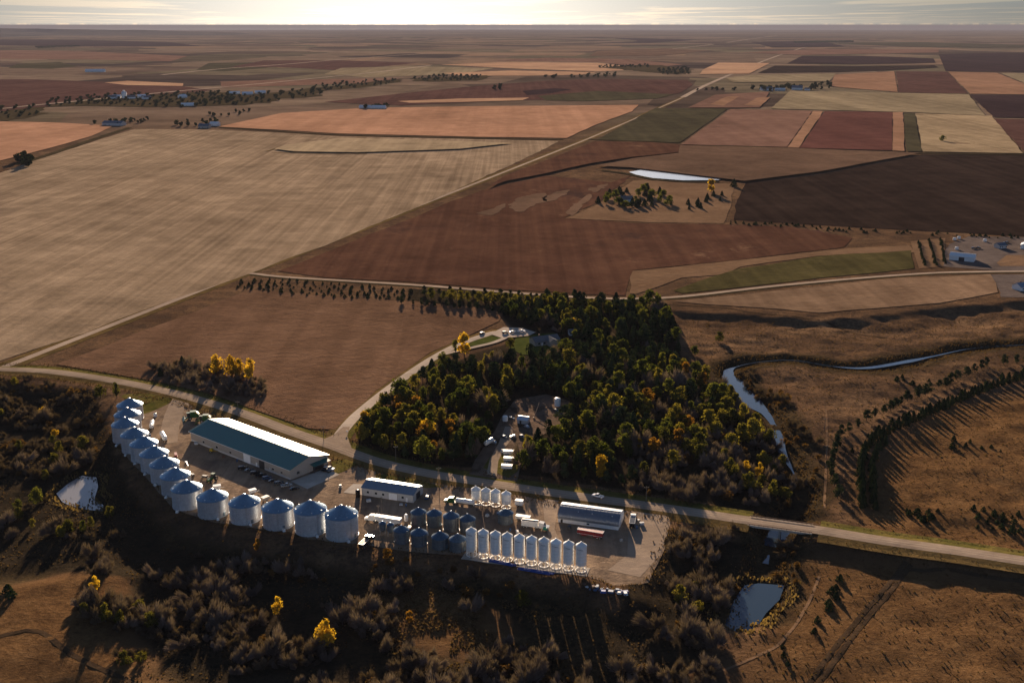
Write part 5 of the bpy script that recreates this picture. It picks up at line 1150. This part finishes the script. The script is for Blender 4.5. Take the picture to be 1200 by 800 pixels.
for k, (kd, mt, px, lb) in enumerate([('suv', 'car_black', (284.5, 549.5), 'black car parked left of the white shop door'), ('sedan', 'car_grey', (292, 552), 'grey car parked in front of the white shop door'), ('suv', 'car_black', (299, 555.5), 'black car parked right of the white shop door'), ('pickup', 'car_black', (306, 558.5), 'black pickup parked at the dark open shop door'),
     ('suv', 'car_blue', (313, 561.5), 'dark blue car parked right of the dark shop door'), ('sedan', 'car_black', (320, 564.5), 'black car parked third from the pale pickup'), ('suv', 'car_grey', (327, 567.5), 'grey car parked left of the pale pickup'), ('pickup', 'car_silver', (336, 570.2), 'pale silver pickup parked near the shop corner'), ('sedan', 'car_black', (345, 573.5), 'black car parked last in the row at the shop corner')]):
    car(kd, lb, pk, mt, px, SA + R(62) + vr.uniform(-.06, .06))
car('pickup', 'white pickup parked at the gable end of the machine shop', None, 'car_white', (386, 550.5), SA + R(15)); car('suv', 'dark car parked behind the white pickup at the shop gable', None, 'car_black', (382.5, 553), SA + R(15))
car('pickup', 'white pickup driving on the county road beyond the arched shed', None, 'car_white', (700.5, 583.8), math.pi + math.atan2(ROAD[60][1] - ROAD[58][1], ROAD[60][0] - ROAD[58][0]) , .6)
car('suv', 'dark car parked at the driveway court by the farmhouse', None, 'car_black', (592, 391.5), .3, .58); car('sedan', 'grey car parked at the driveway court by the farmhouse', None, 'car_silver', (601, 390.5), .1, .58); car('pickup', 'white pickup beside the farmhouse', None, 'car_white', (611, 390), .2, .58); car('suv', 'dark utility vehicle beside the driveway loop', None, 'car_black', (565, 391.8), 1.0, .2)
car('suv', 'dark blue car standing right of the small pale shed', None, 'car_blue', (500.8, 584), 1.45)
def semi_cab(o, x, mat):
    b_ = MB(); b_.prism([(x, .7), (x + 5.6, .7), (x + 5.7, 1.6), (x + 4.0, 1.9), (x + 3.4, 3.1), (x + 1.2, 3.4), (x + 1.2, 1.2), (x, 1.1)], -1.15, 1.15); c = b_.build('cab', mat, o)
    MB().prism([(x + 4.02, 1.98), (x + 3.48, 2.95), (x + 3.40, 2.95), (x + 3.90, 1.98)], -1.0, 1.0).build('windscreen', 'glass', c)
    for xx in (x + 4.5, x + .9, x - .3):
        for yy in (-1.0, 1.0): wheel(o, xx, yy, .52, .4)
def trailer(nm, label, cat, px, rz, L_, h_, mat, tarp=None, cab=None, hopper=True, frame='truck_white'):
    o = thing(nm, label, cat); put(o, px, rz, .12); hb = .95
    b_ = MB()
    if hopper:
        b_.prism([(-L_ / 2, hb + .5), (-L_ / 2 + 1.2, hb + .5), (-L_ / 2 + 2.2, hb - .3), (-L_ / 2 + 3.4, hb - .3), (-.6, hb + .4), (.6, hb + .4), (L_ / 2 - 3.4, hb - .3), (L_ / 2 - 2.2, hb - .3), (L_ / 2 - 1.0, hb + .5), (L_ / 2, hb + .5), (L_ / 2, hb + h_), (-L_ / 2, hb + h_)], -1.2, 1.2)
    else: b_.box(0, 0, hb, L_, 2.4, h_)
    b_.build('body', mat, o)
    t_ = MB()
    for yy in (-1.22, 1.22): t_.box(0, yy, hb + h_ - .14, L_ + .1, .1, .2); t_.box(0, yy, hb + .42, L_ * .98, .07, .12)
    t_.box(L_ / 2, 0, hb + h_ - .14, .12, 2.4, .2); t_.box(-L_ / 2, 0, hb + h_ - .14, .12, 2.4, .2); t_.build('rail', frame, o)
    if tarp: MB().prism([(-1.15, hb + h_ + .07), (0, hb + h_ + .32), (1.15, hb + h_ + .07)], -L_ / 2 + .1, L_ / 2 - .1, 'x').build('tarp', tarp, o)
    for xx in (-L_ / 2 + 1.2, -L_ / 2 + 2.5):
        for yy in (-1.0, 1.0): wheel(o, xx, yy, .52, .45)
    if cab: semi_cab(o, L_ / 2 - .6, cab)
    else: MB().box(L_ / 2 - 1.6, 0, 0, .3, 1.8, 1.2).build('landing_gear', 'steel_dark', o)
    return o
RA = math.atan2(ground_at(724.5, 621.3)[1] - ground_at(654, 611.5)[1], ground_at(724.5, 621.3)[0] - ground_at(654, 611.5)[0])
trailer('grain_trailer', 'red grain hopper trailer with white rails parked before the arched shed', 'trailer', (692, 629), math.pi + RA - .06, 11.6, 2.3, 'trailer_red')
trailer('semi_truck', 'white semi truck with long pale trailer parked behind the small hopper tanks', 'semi truck', (455, 613.5), math.pi + RA - .02, 12.5, 2.4, 'truck_white', None, 'truck_white')
trailer('grain_truck', 'white grain truck with dark blue tarp parked behind the hopper bins', 'truck', (621, 618), RA + .05, 7.4, 2.5, 'truck_white', 'tarp_navy', 'truck_white', False)
trailer('flat_trailer', 'low white trailer parked behind the blue-tarped grain truck', 'trailer', (613, 609.5), RA, 6.6, 1.3, 'truck_white', None, None, False)
trailer('box_trailer', 'small white box trailer standing alone in the yard right of the short hopper bins', 'trailer', (608.5, 593), RA, 3.6, 2.2, 'truck_white', None, None, False)
trailer('grain_truck', 'dark grain truck with open box beside the last tall grain bin', 'truck', (426.5, 640), R(70), 5.6, 1.5, 'car_black', None, 'car_black', False, 'steel_rim')
trailer('semi_truck', 'dark semi with white sleeper parked at the end of the arched shed', 'semi truck', (741, 616), R(80), 7.0, 2.0, 'car_black', None, 'truck_white', False)
def tank_trailer(label, px, rz, L_, r, z=.12, nm='tank_trailer', mat='tank_white', cab=None):
    o = thing(nm, label, 'tank trailer'); put(o, px, rz, z); zc_ = r + .85
    b_ = MB(); prof = [(.05, -L_ / 2 - .35), (r * .7, -L_ / 2 - .25), (r, -L_ / 2 + .1), (r, L_ / 2 - .1), (r * .7, L_ / 2 + .25), (.05, L_ / 2 + .35)]; n = 18
    v = [(x, rr * math.cos(2 * math.pi * k / n), zc_ + rr * math.sin(2 * math.pi * k / n)) for rr, x in prof for k in range(n)]
    b_.add(v, [(j * n + k, j * n + (k + 1) % n, (j + 1) * n + (k + 1) % n, (j + 1) * n + k) for j in range(len(prof) - 1) for k in range(n)]); b_.build('tank', mat, o, True)
    MB().box(0, 0, .6, L_ * .96, 1.0, .28).build('chassis', 'steel_dark', o); MB().tube((0, 0, zc_ + r - .05), (0, 0, zc_ + r + .25), .35, n=10).build('hatch', mat, o)
    for xx in (-L_ / 2 + .9, -L_ / 2 + 2.1):
        for yy in (-.9, .9): wheel(o, xx, yy, .5, .4)
    if cab: semi_cab(o, L_ / 2 + .2, cab)
    else: MB().box(L_ / 2 - .8, 0, 0, .25, 1.2, .7).build('landing_gear', 'steel_dark', o)
    return o
tank_trailer('upper white tank trailer beside the curved row of grain bins', (178.5, 501), R(103), 8.0, 1.25); tank_trailer('lower white tank trailer beside the curved row of grain bins', (192, 515), R(118), 9.0, 1.3)
tank_trailer('dark tanker truck with pale tank parked left of the short white hopper bins', (545, 592), math.pi + RA, 8.6, 1.15, cab='machine_green', nm='tanker_truck')
tank_trailer('white tank trailer lying in the scrap clearing in the wood', (573, 521.5), R(60), 7.0, 1.25)
# farm machines
def tractor(label, px, rz, mat='machine_green', s=1.0):
    o = thing('tractor', label, 'tractor'); put(o, px, rz, .12); o.scale = (s, s, s)
    MB().prism([(-.4, .9), (2.9, .9), (3.0, 1.7), (.6, 1.95), (-.4, 1.95)], -.48, .48).build('hood', mat, o); MB().box(-.9, 0, .9, 1.6, 1.0, .6).build('chassis', mat, o)
    c = MB(); c.box(-.7, 0, 1.5, 1.6, 1.6, 1.55, .9, .9); c = c.build('cab', 'glass', o); MB().box(-.7, 0, 3.05, 1.8, 1.75, .2, .9, .9).build('cab_roof', mat, c)
    for y in (-1.15, 1.15): wheel(o, -1.0, y, 1.0, .62)
    for y in (-.95, .95): wheel(o, 2.1, y, .68, .45)
    MB().tube((1.4, .3, 1.9), (1.4, .3, 3.0), .08, n=8).build('exhaust', 'steel_dark', o); return o
def combine(label, px, rz, s=1.0):
    o = thing('combine_harvester', label, 'combine'); put(o, px, rz, .12); o.scale = (s, s, s)
    MB().prism([(-4.2, 1.5), (-3.9, 3.2), (-2.6, 3.9), (1.2, 3.9), (1.2, 1.1), (-1.5, 1.1)], -1.5, 1.5).build('body', 'machine_green', o)
    MB().box(-.8, 0, 3.9, 3.0, 2.8, .8, 1.12, 1.12).build('grain_tank', 'machine_green', o)
    c = MB().box(2.0, 0, 1.9, 1.7, 1.9, 2.0, .92, .92).build('cab', 'glass', o); MB().box(2.0, 0, 3.9, 1.9, 2.0, .2).build('cab_roof', 'machine_green', c)
    MB().prism([(2.2, 1.0), (2.2, 1.8), (4.2, .9), (4.2, .3)], -.7, .7).build('feeder_house', 'machine_green', o)
    h = MB(); h.prism([(4.1, .15), (5.4, .15), (4.9, .5), (4.3, 1.1), (4.1, 1.1)], -3.8, 3.8); h.build('header', 'machine_green', o)
    MB().tube((-1.8, 1.5, 3.9), (-5.2, 2.0, 4.3), .22, n=10).build('unloading_auger', 'machine_yellow', o)
    for y in (-1.75, 1.75): wheel(o, 1.3, y, 1.0, .8); wheel(o, -3.0, y * .85, .62, .5)
    return o
combine('green combine standing left of the other at the road end of the shop', (225.5, 491), R(200)); combine('green combine standing right of the other at the road end of the shop', (240, 494.5), R(185), .95)
tractor('green tractor with cab in the lit yard below the shop', (249, 563.5), R(250), s=1.15)
def implement(label, px, rz, mat, w=6.0):
    o = thing('farm_implement', label, 'implement'); put(o, px, rz, .12)
    f = MB(); f.box(0, 0, .75, .2, w, .2); f.box(1.2, 0, .75, .2, w * .8, .2); f.box(.6, 0, .75, 1.4, .2, .2); f.box(.6, w * .3, .75, 1.4, .15, .2); f.box(.6, -w * .3, .75, 1.4, .15, .2); f.box(2.6, 0, .7, 2.8, .16, .16); f.build('frame', mat, o)
    for k in range(6): MB().box(-.1, -w / 2 + w * (k + .5) / 6, .05, .12, .1, .8, 1, 1).build('shank', 'steel_dark', o)
    MB().box(.5, 0, .95, 1.1, w * .55, .9, 1.15, 1.05).build('seed_box', mat, o)
    for y in (-w * .36, w * .36): wheel(o, .6, y, .5, .3)
    return o
implement('red implement beside the seventh grain bin', (205, 535.5), R(20), 'machine_red', 7); implement('dark implement hitched beside the green tractor', (239.5, 561.5), R(70), 'steel_dark', 4.5); implement('green and white sprayer cart near the arched shed', (638.5, 623), R(80), 'teal_plastic', 2.6)
implement('yellow implement in the shade of the shop wall', (247, 529.5), R(-10), 'machine_yellow', 3.5)
def auger(label, p, rz, L_, rise, mat='rust_metal', z=.12):
    o = thing('grain_auger', label, 'auger'); put(o, p, rz, z); top = Vector((L_ / 2, 0, .6 + rise))
    MB().tube((-L_ / 2, 0, .5), top, .22, n=10).build('tube', mat, o); MB().box(-L_ / 2, 0, .1, 1.0, .9, .7, 1.3, 1.3).build('intake_hopper', mat, o)
    m_ = Vector((-L_ / 2, 0, .5)).lerp(top, .6); g_ = MB()
    for y in (-1.1, 1.1): g_.tube((m_.x - .4, y, .45), (m_.x, y * .15, m_.z), .06, n=6)
    g_.tube((m_.x - .4, -1.1, .45), (m_.x - .4, 1.1, .45), .07, n=6); g_.build('undercarriage', 'steel_dark', o)
    for y in (-1.15, 1.15): wheel(o, m_.x - .4, y, .42, .22)
    return o
auger('grain auger lying low beside the eighth grain bin', (219.5, 546.5), R(-68), 10, 1.6, 'galv_wall'); auger('grain auger reared up in the scrap clearing in the wood', (629, 486), R(75), 13, 4.5, 'rust_metal'); auger('pale grain auger standing between the bins and the short hopper bins', (560.5, 597), R(-60), 9, 3.5, 'galv_wall'); auger('rusty auger lying in the right part of the scrap clearing', (663, 492), R(72), 9, 1.2, 'wall_pale')
# poles
def utility_pole(label, px, h_, arm=2.4, rz=.2, z=0, group='utility poles along the roads'):
    o = thing('utility_pole', label, 'utility pole', group=group); put(o, px, rz); o.location.z += z
    MB().tube((0, 0, -1), (0, 0, h_), .17, .11, 10).build('pole', 'wood_pole', o)
    c = MB().box(0, 0, h_ - .8, arm, .14, .16).build('crossarm', 'wood_pole', o)
    for x in (-arm * .45, 0, arm * .45): MB().tube((x, 0, h_ - .62), (x, 0, h_ - .38), .07, n=6).build('insulator', 'concrete_old', c)
    return o
utility_pole('tall utility pole standing in the yard right of the small pale shed', (514.8, 582.5), 15.5); utility_pole('utility pole between the small pale shed and the white semi', (447.3, 601), 8.5, 1.4); utility_pole('short pole beside the white semi truck', (443.7, 606.5), 6.5, 1.2)
utility_pole('utility pole on the far verge opposite the machine shop roof', (279.5, 487), 9); utility_pole('utility pole where the driveway meets the county road', (379.5, 518), 9.5); utility_pole('utility pole beside the county road near the small shed', (464, 541), 9); utility_pole('utility pole at the right end of the arched shed', (757, 590), 9); utility_pole('pole on the grass flat east of the creek', (968, 540), 9, z=0); utility_pole('pole in the pasture east of the creek, upper one', (966, 505), 8)
# smaller yard things
def tank(name, label, px, r, h_, mat, z=.1, legs=0, cat='tank'):
    o = thing(name, label, cat); put(o, px, z=z); z0 = legs
    MB().lathe([(.02, z0), (r, z0 + .02), (r, z0 + h_), (r * .8, z0 + h_ + .25), (.3, z0 + h_ + .45), (.02, z0 + h_ + .45)], 18).build('body', mat, o, True); MB().tube((0, 0, z0 + h_ + .4), (0, 0, z0 + h_ + .62), .28, n=10).build('lid', 'steel_rim', o)
    if legs:
        for k in range(4): t = math.pi * (k + .5) / 2; MB().box(math.cos(t) * r * .9, math.sin(t) * r * .9, 0, .14, .14, legs + .3).build('leg', 'steel_rim', o)
    return o
tank('upright_tank', 'black upright tank standing left of the small pale shed', (419.5, 582), 1.15, 3.2, 'car_black'); tank('upright_tank', 'white upright tank on the right side of the scrap clearing in the wood', (653.2, 476.5), 1.8, 4.4, 'tank_white', legs=.6)
tank('upright_tank', 'white round tank in the middle of the scrap clearing in the wood', (592, 494.5), 1.5, 2.6, 'tank_white', legs=.8); tank('upright_tank', 'white tank standing beside the small grey bins at the semi', (476, 610), .95, 2.6, 'tank_white'); tank('upright_tank', 'white plastic tank beside the road-end grain bins', (182, 488), 1.0, 1.6, 'tank_white')
# low white machines beside the bins facing the yard
for px, lb, k in (((254.5, 573.5), 'white seed cart beside the fifth bin from the lower end', 0), ((296, 578.5), 'white seed cart beside the fourth bin from the lower end', 1), ((311, 587), 'small tan cart between two bins of the curved row', 2), ((374, 598), 'small pale cart beside the two taller bins', 3)):
    o = thing('seed_cart', lb, 'cart', group=None); put(o, px, R(20 + 15 * k), .12); MB().box(0, 0, .8, 3.2, 2.2, 1.5, 1.15, 1.1).build('box', 'truck_white' if k != 2 else 'wall_tan', o); MB().box(2.4, 0, .6, 2.2, .2, .2).build('tongue', 'steel_dark', o)
    for y in (-1.1, 1.1): wheel(o, 0, y, .5, .35)
# pipes and tarpaulins at the foot of the hopper pad
for k, (a, b_, lb) in enumerate((((572, 655), (606, 662), 'blue pipe bundle below the left half of the white hopper bins'), ((606, 664), (650, 672.5), 'blue pipe bundle below the right half of the white hopper bins'))):
    A, B = at(*a), at(*b_); o = thing('pipe_bundle', lb, 'pipes', tuple((A + B) / 2 + Vector((0, -1.2, .1))), math.atan2(B.y - A.y, B.x - A.x)); Lp = (B - A).length
    for j in range(5): MB().tube((-Lp / 2 + vr.uniform(0, 2), (j - 2) * .42, .25 + (.3 if j % 2 else 0)), (Lp / 2 - vr.uniform(0, 2), (j - 2) * .42, .25 + (.3 if j % 2 else 0)), .21, n=8).build('pipe', 'tarp_blue', o)
# scrap heap at the lower right corner of the yard
sr = random.Random(5)
for k in range(26):
    px = (sr.uniform(684, 735), 0); px = (px[0], 683 + (px[0] - 684) * .2 + sr.uniform(0, 6)); mt = sr.choice(['scrap_pale', 'tarp_blue', 'rust_metal', 'scrap_pale', 'steel_rim', 'plastic_blue'])
    w_ = {'scrap_pale': 'pale', 'tarp_blue': 'bright blue', 'rust_metal': 'rusty', 'steel_rim': 'shiny grey', 'plastic_blue': 'dull blue'}[mt]
    m_ = MB(); s = sr.uniform(.6, 1.7); m_.box(0, 0, 0, s * 1.4, s, s * .5, sr.uniform(.5, 1.0), sr.uniform(.6, 1)); m_.tube((-s, 0, .2), (s * 1.2, sr.uniform(-.6, .6), s * .5), .09, n=6)
    o = m_.build('scrap_piece', mt); tag(o, f'{w_} scrap piece on the dump heap right of the hopper bins', 'scrap', f'{w_} scrap on the dump heap'); p = at(*px); o.location = p; o.rotation_euler = (0, 0, sr.uniform(0, 6.28))
# scrap clearing in the wood
for k, (px, lb) in enumerate((((596, 533), 'white box trailer at the back of three in the grassy gap of the wood'), ((596.5, 541), 'white box trailer in the middle of three in the grassy gap of the wood'), ((594, 550), 'white box trailer at the front of three in the grassy gap of the wood'))):
    trailer('box_trailer', lb, 'trailer', px, R(-8), 5.4, 1.6, 'truck_white', None, None, False)
hut, _, _ = gable_shed('scrap_hut', 'small grey hut with steel roof in the scrap clearing of the wood', 'hut', (606, 496), (618, 497.5), 5.0, 2.2, 3.6, 'wall_pale', 'galv_wall', .25, .8); wall_box(hut, 'door', 2.0, 1.0, 0, 1.9, 'door_dark')
for k in range(30):
    px = (sr.uniform(562, 662), sr.uniform(482, 545)) if k > 5 else (sr.uniform(566, 590), sr.uniform(500, 530))
    if in_poly(np.array([px[0]]), np.array([px[1]]), CLEAR_PX)[0]:
        mt = sr.choice(['rust_metal', 'scrap_pale', 'steel_rim', 'car_grey']); s = sr.uniform(1.2, 2.6); m_ = MB(); m_.prism([(-s, .2), (s, .2), (s, .8), (s * .4, .95), (s * .2, 1.5), (-s * .6, 1.5), (-s, .9)], -.8, .8)
        w_ = {'rust_metal': 'rusty', 'scrap_pale': 'pale', 'steel_rim': 'shiny grey', 'car_grey': 'dark grey'}[mt]
        o = m_.build('scrap_machine', mt); tag(o, f'{w_} junk machine left in the scrap clearing of the wood', 'scrap', f'{w_} junk in the scrap clearing'); o.location = at(*px); o.rotation_euler.z = sr.uniform(0, 6.28)
# bridge
bp = ground_at(917, 617); i0 = min(range(len(ROAD)), key=lambda i: math.hypot(ROAD[i][0] - bp[0], ROAD[i][1] - bp[1])); a0, a1 = ROAD[i0 - 3], ROAD[i0 + 3]
br = thing('road_bridge', 'low concrete bridge carrying the county road over the creek', 'bridge', (ROAD[i0][0], ROAD[i0][1], 0), math.atan2(a1[1] - a0[1], a1[0] - a0[0]))
MB().box(0, 0, -.5, 28, 9.4, .98).build('deck', 'concrete', br)
for y in (-4.55, 4.55):
    r_ = MB(); r_.box(0, y, .92, 28, .10, .26); [r_.box(x, y, .45, .16, .14, .5) for x in range(-13, 14, 2)]; r_.build('guard_rail', 'rust_metal', br)
for x in (-13, 0, 13): MB().box(x, 0, -6, .9, 8.6, 5.5).build('pier', 'concrete_old', br)
# road sign
sg = thing('road_sign', 'small pale sign on a post where the driveway meets the road', 'sign'); put(sg, (407, 509)); MB().box(0, 0, 0, .1, .1, 2.4).build('post', 'wood_pole', sg); MB().box(0, -.08, 1.7, 1.0, .06, .7).build('panel', 'door_white', sg)
# farmhouse in the wood
def house(label, px, rz, L_, dp, eave, ridge, wall, roof, z=.15, nm='farmhouse', wing=False, chim=True, s=1.0):
    o = thing(nm, label, 'house'); put(o, px, rz, z); o.scale = (s, s, s)
    MB().prism([(-dp / 2, -.4), (dp / 2, -.4), (dp / 2, eave), (0, ridge), (-dp / 2, eave)], -L_ / 2, L_ / 2, 'x').build('wall', wall, o)
    sl_ = (ridge - eave) / (dp / 2); ov = .5
    r_ = MB(); r_.prism([(-dp / 2 - ov, eave - ov * sl_ + .04), (0, ridge + .04), (dp / 2 + ov, eave - ov * sl_ + .04), (dp / 2 + ov, eave - ov * sl_ + .24), (0, ridge + .24), (-dp / 2 - ov, eave - ov * sl_ + .24)], -L_ / 2 - ov, L_ / 2 + ov, 'x')
    if wing: r_.prism([(-L_ * .05, eave + .1), (L_ * .14, ridge - .1), (L_ * .33, eave + .1), (L_ * .33, eave + .28), (L_ * .14, ridge + .1), (-L_ * .05, eave + .28)], -dp / 2 - 5.5, .2); MB().prism([(-L_ * .03, -.3), (L_ * .31, -.3), (L_ * .31, eave + .1), (L_ * .14, ridge - .12), (-L_ * .03, eave + .1)], -dp / 2 - 5.0, -dp / 2 + .5).build('wing', wall, o)
    rf_ = r_.build('roof', roof, o)
    if chim: MB().box(-L_ * .2, .8, ridge - .8, .8, .8, 2.0).build('chimney', 'brick', rf_)
    for x in (-.34, -.12, .42): w_ = MB(); w_.box(L_ * x, -dp / 2 - .03, 1.0, 1.4, .08, 1.2); w_.build('window', 'glass', o)
    MB().box(-L_ * .22, -dp / 2 - .03, 0, 1.0, .08, 2.1).build('door', 'door_white', o); return o
house('grey-roofed farmhouse among the trees at the driveway court', (638, 402), R(24), 19, 10, 3.1, 5.4, 'wall_tan', 'house_roof', wing=True); house('small pale-roofed outbuilding above the farmhouse', (672, 392), R(10), 7, 5, 2.4, 4, 'wall_white', 'house_roof', nm='outbuilding', chim=False)
# farm beyond the bridge road, right edge
gs, L4, _ = gable_shed('farm_shed', 'long white metal shed on the far farmyard at the right', 'shed', (1112, 304.5), (1141, 307.5), 13, 4.2, 6.4, 'wall_white', 'wall_white', .4, 2); wall_box(gs, 'overhead_door', L4 * .5, 5, 0, 3.6, 'door_dark')
house('blue-roofed shed at the back of the far farmyard', (1172, 290.5), R(15), 9, 8, 3.2, 5.2, 'wall_pale', 'house_roof_blue', nm='farm_shed', chim=False); house('white house at the right edge of the picture below the far farmyard', (1199, 339), R(20), 15, 10, 3.2, 6, 'wall_white', 'roof_steel'); house('white shed cut by the right edge above the far farmyard', (1202, 291), R(60), 11, 9, 4, 6, 'wall_white', 'wall_white', nm='farm_shed', chim=False)
for px, lb in (((1118.5, 281.5), 'white fuel tank at the back left of the far farmyard'), ((1123.5, 280), 'second white fuel tank at the back of the far farmyard'), ((1154, 283), 'small white tank in the middle of the far farmyard'), ((1121, 292.5), 'white tank above the long white shed')): tank('upright_tank', lb, px, 1.8, 2.2, 'tank_white', .2)
for k, px in enumerate(((1141, 292), (1146, 291.5), (1180, 285), (1176, 286))): car('pickup' if k % 2 else 'suv', ['dark truck left of centre in the far farmyard', 'dark pickup in the middle of the far farmyard', 'dark truck by the blue-roofed shed', 'pale pickup by the blue-roofed shed'][k], None, 'car_silver' if k == 3 else 'car_black', px, .3 * k, .22)
# lone house and the far farms
house('lone white house among dark trees on the pale pasture', (734, 236.5), R(10), 15, 10, 4, 7.5, 'wall_white', 'house_roof', 0)
for px, lb, kw in (((134, 147), 'far shed with long blue-grey roof at the corner of the orange field', dict(L_=46, dp=22, eave=6, ridge=10, wall='wall_pale', roof='house_roof_blue', nm='farm_shed', chim=False)), ((252, 147.5), 'white far farmhouse at the corner of the big tan field', dict(L_=20, dp=13, eave=5, ridge=9, wall='wall_white', roof='wall_white')), ((240, 150), 'dark-roofed far barn beside the white far farmhouse', dict(L_=24, dp=14, eave=5, ridge=9, wall='wall_tan', roof='house_roof_blue', nm='barn', chim=False)),
                   ((437, 127.5), 'long white far barn at the edge of the orange wheat field', dict(L_=72, dp=16, eave=5, ridge=9, wall='wall_white', roof='wall_white', nm='barn', chim=False)), ((898, 106), 'far barn with bright blue roof, left of its farm', dict(L_=40, dp=22, eave=6, ridge=12, wall='wall_white', roof='house_roof_blue', nm='barn', chim=False)), ((914, 106.5), 'low far shed with white roof in the middle of the blue-roofed farm', dict(L_=34, dp=18, eave=5, ridge=9, wall='wall_pale', roof='wall_white', nm='farm_shed', chim=False)),
                   ((934, 105.5), 'tall far barn with blue roof at the right of its farm', dict(L_=36, dp=24, eave=8, ridge=15, wall='wall_white', roof='house_roof_blue', nm='barn', chim=False)), ((946, 106), 'small far house at the right of the blue-roofed farm', dict(L_=18, dp=12, eave=5, ridge=9, wall='wall_white', roof='house_roof'))):
    house(lb, px, R(vr.choice([-17, -10, 5])), z=0, **kw)
# grain elevator and houses of the far village
el = thing('grain_elevator', 'white far grain elevator rising over the dark village trees', 'grain elevator'); put(el, (146, 115.5), R(12), 0)
el.scale = (.55, .55, .55); MB().box(0, 0, 0, 26, 18, 30).build('body', 'wall_white', el); MB().prism([(-9, 30), (9, 30), (0, 37)], -13, 13, 'x').build('roof', 'galv_wall', el); MB().box(0, 0, 33, 11, 10, 11).build('headhouse', 'wall_white', el)
for k, px in enumerate(((132, 116), (137, 115.5), (154, 116), (166, 115), (172, 116.5), (214, 115))):
    house(['pale far village building left of the grain elevator', 'white far village building touching the grain elevator', 'white far village building right of the grain elevator', 'pale far village house among the dark trees', 'small far village house below the dark trees', 'white far village house at the right of the dark trees'][k], px, .2 * k, 24, 16, 6, 11, 'wall_white', 'wall_white' if k % 2 else 'house_roof', 0, 'village_house', chim=False)
for k, px in enumerate(((220, 124.5), (290, 111), (305, 109.5), (275, 110.5))): house(['white far house in the tree belt below the village', 'pale far building at the light gap of the tree belt', 'second pale far building at the light gap of the tree belt', 'third pale far building at the light gap of the tree belt'][k], px, .3, 34, 18, 5, 9, 'wall_white', 'wall_white', 0, 'farm_building', chim=False)
house('pale far shed alone on the plain at the left', (112, 84.5), .1, 90, 26, 8, 13, 'wall_white', 'wall_white', 0, 'farm_shed', chim=False)

# loose gear standing about the yard
gear = [((744, 606), 'drum', 'right end of the arched shed'), ((748, 611), 'pallet', 'right end of the arched shed'), ((746, 619), 'drum', 'right end of the arched shed'), ((752, 615), 'box', 'right end of the arched shed'),
        ((399, 571), 'pallet', 'left of the small pale shed'), ((470, 592), 'pallet', 'front of the small pale shed'), ((476, 593), 'drum', 'front of the small pale shed'), ((432, 588), 'box', 'front of the small pale shed'),
        ((230, 521), 'box', 'left end of the long machine shop wall'), ((262, 536), 'pallet', 'wall of the long machine shop'), ((278, 541), 'drum', 'wall of the long machine shop'), ((216, 553), 'pallet', 'lying auger'), ((226, 558), 'box', 'lying auger'),
        ((184, 527), 'pallet', 'lower white tank trailer'), ((176, 511), 'drum', 'upper white tank trailer'), ((480, 620), 'box', 'middle of the two rows of small grey bins'), ((500, 627), 'pallet', 'middle of the two rows of small grey bins'), ((571, 605), 'pallet', 'short hopper bins'), ((583, 603), 'drum', 'short hopper bins'), ((606, 625), 'box', 'blue-tarped grain truck'), ((616, 629), 'pallet', 'blue-tarped grain truck'), ((598, 622), 'drum', 'lone grey bin'),
        ((667, 619), 'box', 'near wall of the arched shed'), ((728, 634), 'pallet', 'red grain trailer'), ((345, 600), 'box', 'third big bin from the lower right end'), ((392, 601), 'pallet', 'two taller ribbed bins'), ((410, 596), 'drum', 'two taller ribbed bins')]
seen = {}
for px, kd, where in gear:
    if kd == 'drum':
        m_ = MB(); m_.lathe([(.02, 0), (.45, .01), (.45, .4), (.48, .43), (.45, .46), (.45, .95), (.48, .98), (.45, 1.2), (.02, 1.2)], 14); o = m_.build('oil_drum', 'plastic_blue', None, True); nm, lb = 'drum', 'blue oil drum'
    elif kd == 'pallet':
        m_ = MB(); [m_.box(x, 0, 0, .14, 1.5, .14) for x in (-.7, 0, .7)]; [m_.box(0, y, .14, 1.6, .16, .05) for y in (-.66, -.33, 0, .33, .66)]; m_.box(0, 0, .19, 1.4, 1.3, vr.uniform(.6, 1.2), .92, .9); o = m_.build('loaded_pallet', vr.choice(['scrap_pale', 'wall_tan', 'rust_metal'])); nm, lb = 'pallet', 'small loaded pallet'
    else:
        m_ = MB(); m_.box(0, 0, .15, 2.0, 1.2, 1.0, .98, .98); m_.box(0, 0, 1.15, 2.08, 1.28, .1); [m_.box(x, y, 0, .14, .14, .15) for x in (-.85, .85) for y in (-.45, .45)]; o = m_.build('storage_box', vr.choice(['steel_dark', 'scrap_pale', 'machine_red'])); nm, lb = 'box', 'storage box'
    k = (lb, where); seen[k] = seen.get(k, 0) + 1
    tag(o, f'{lb} standing by the {where}', nm, f'{lb}s standing by the {where}'); put(o, px, vr.uniform(0, 3), .16)
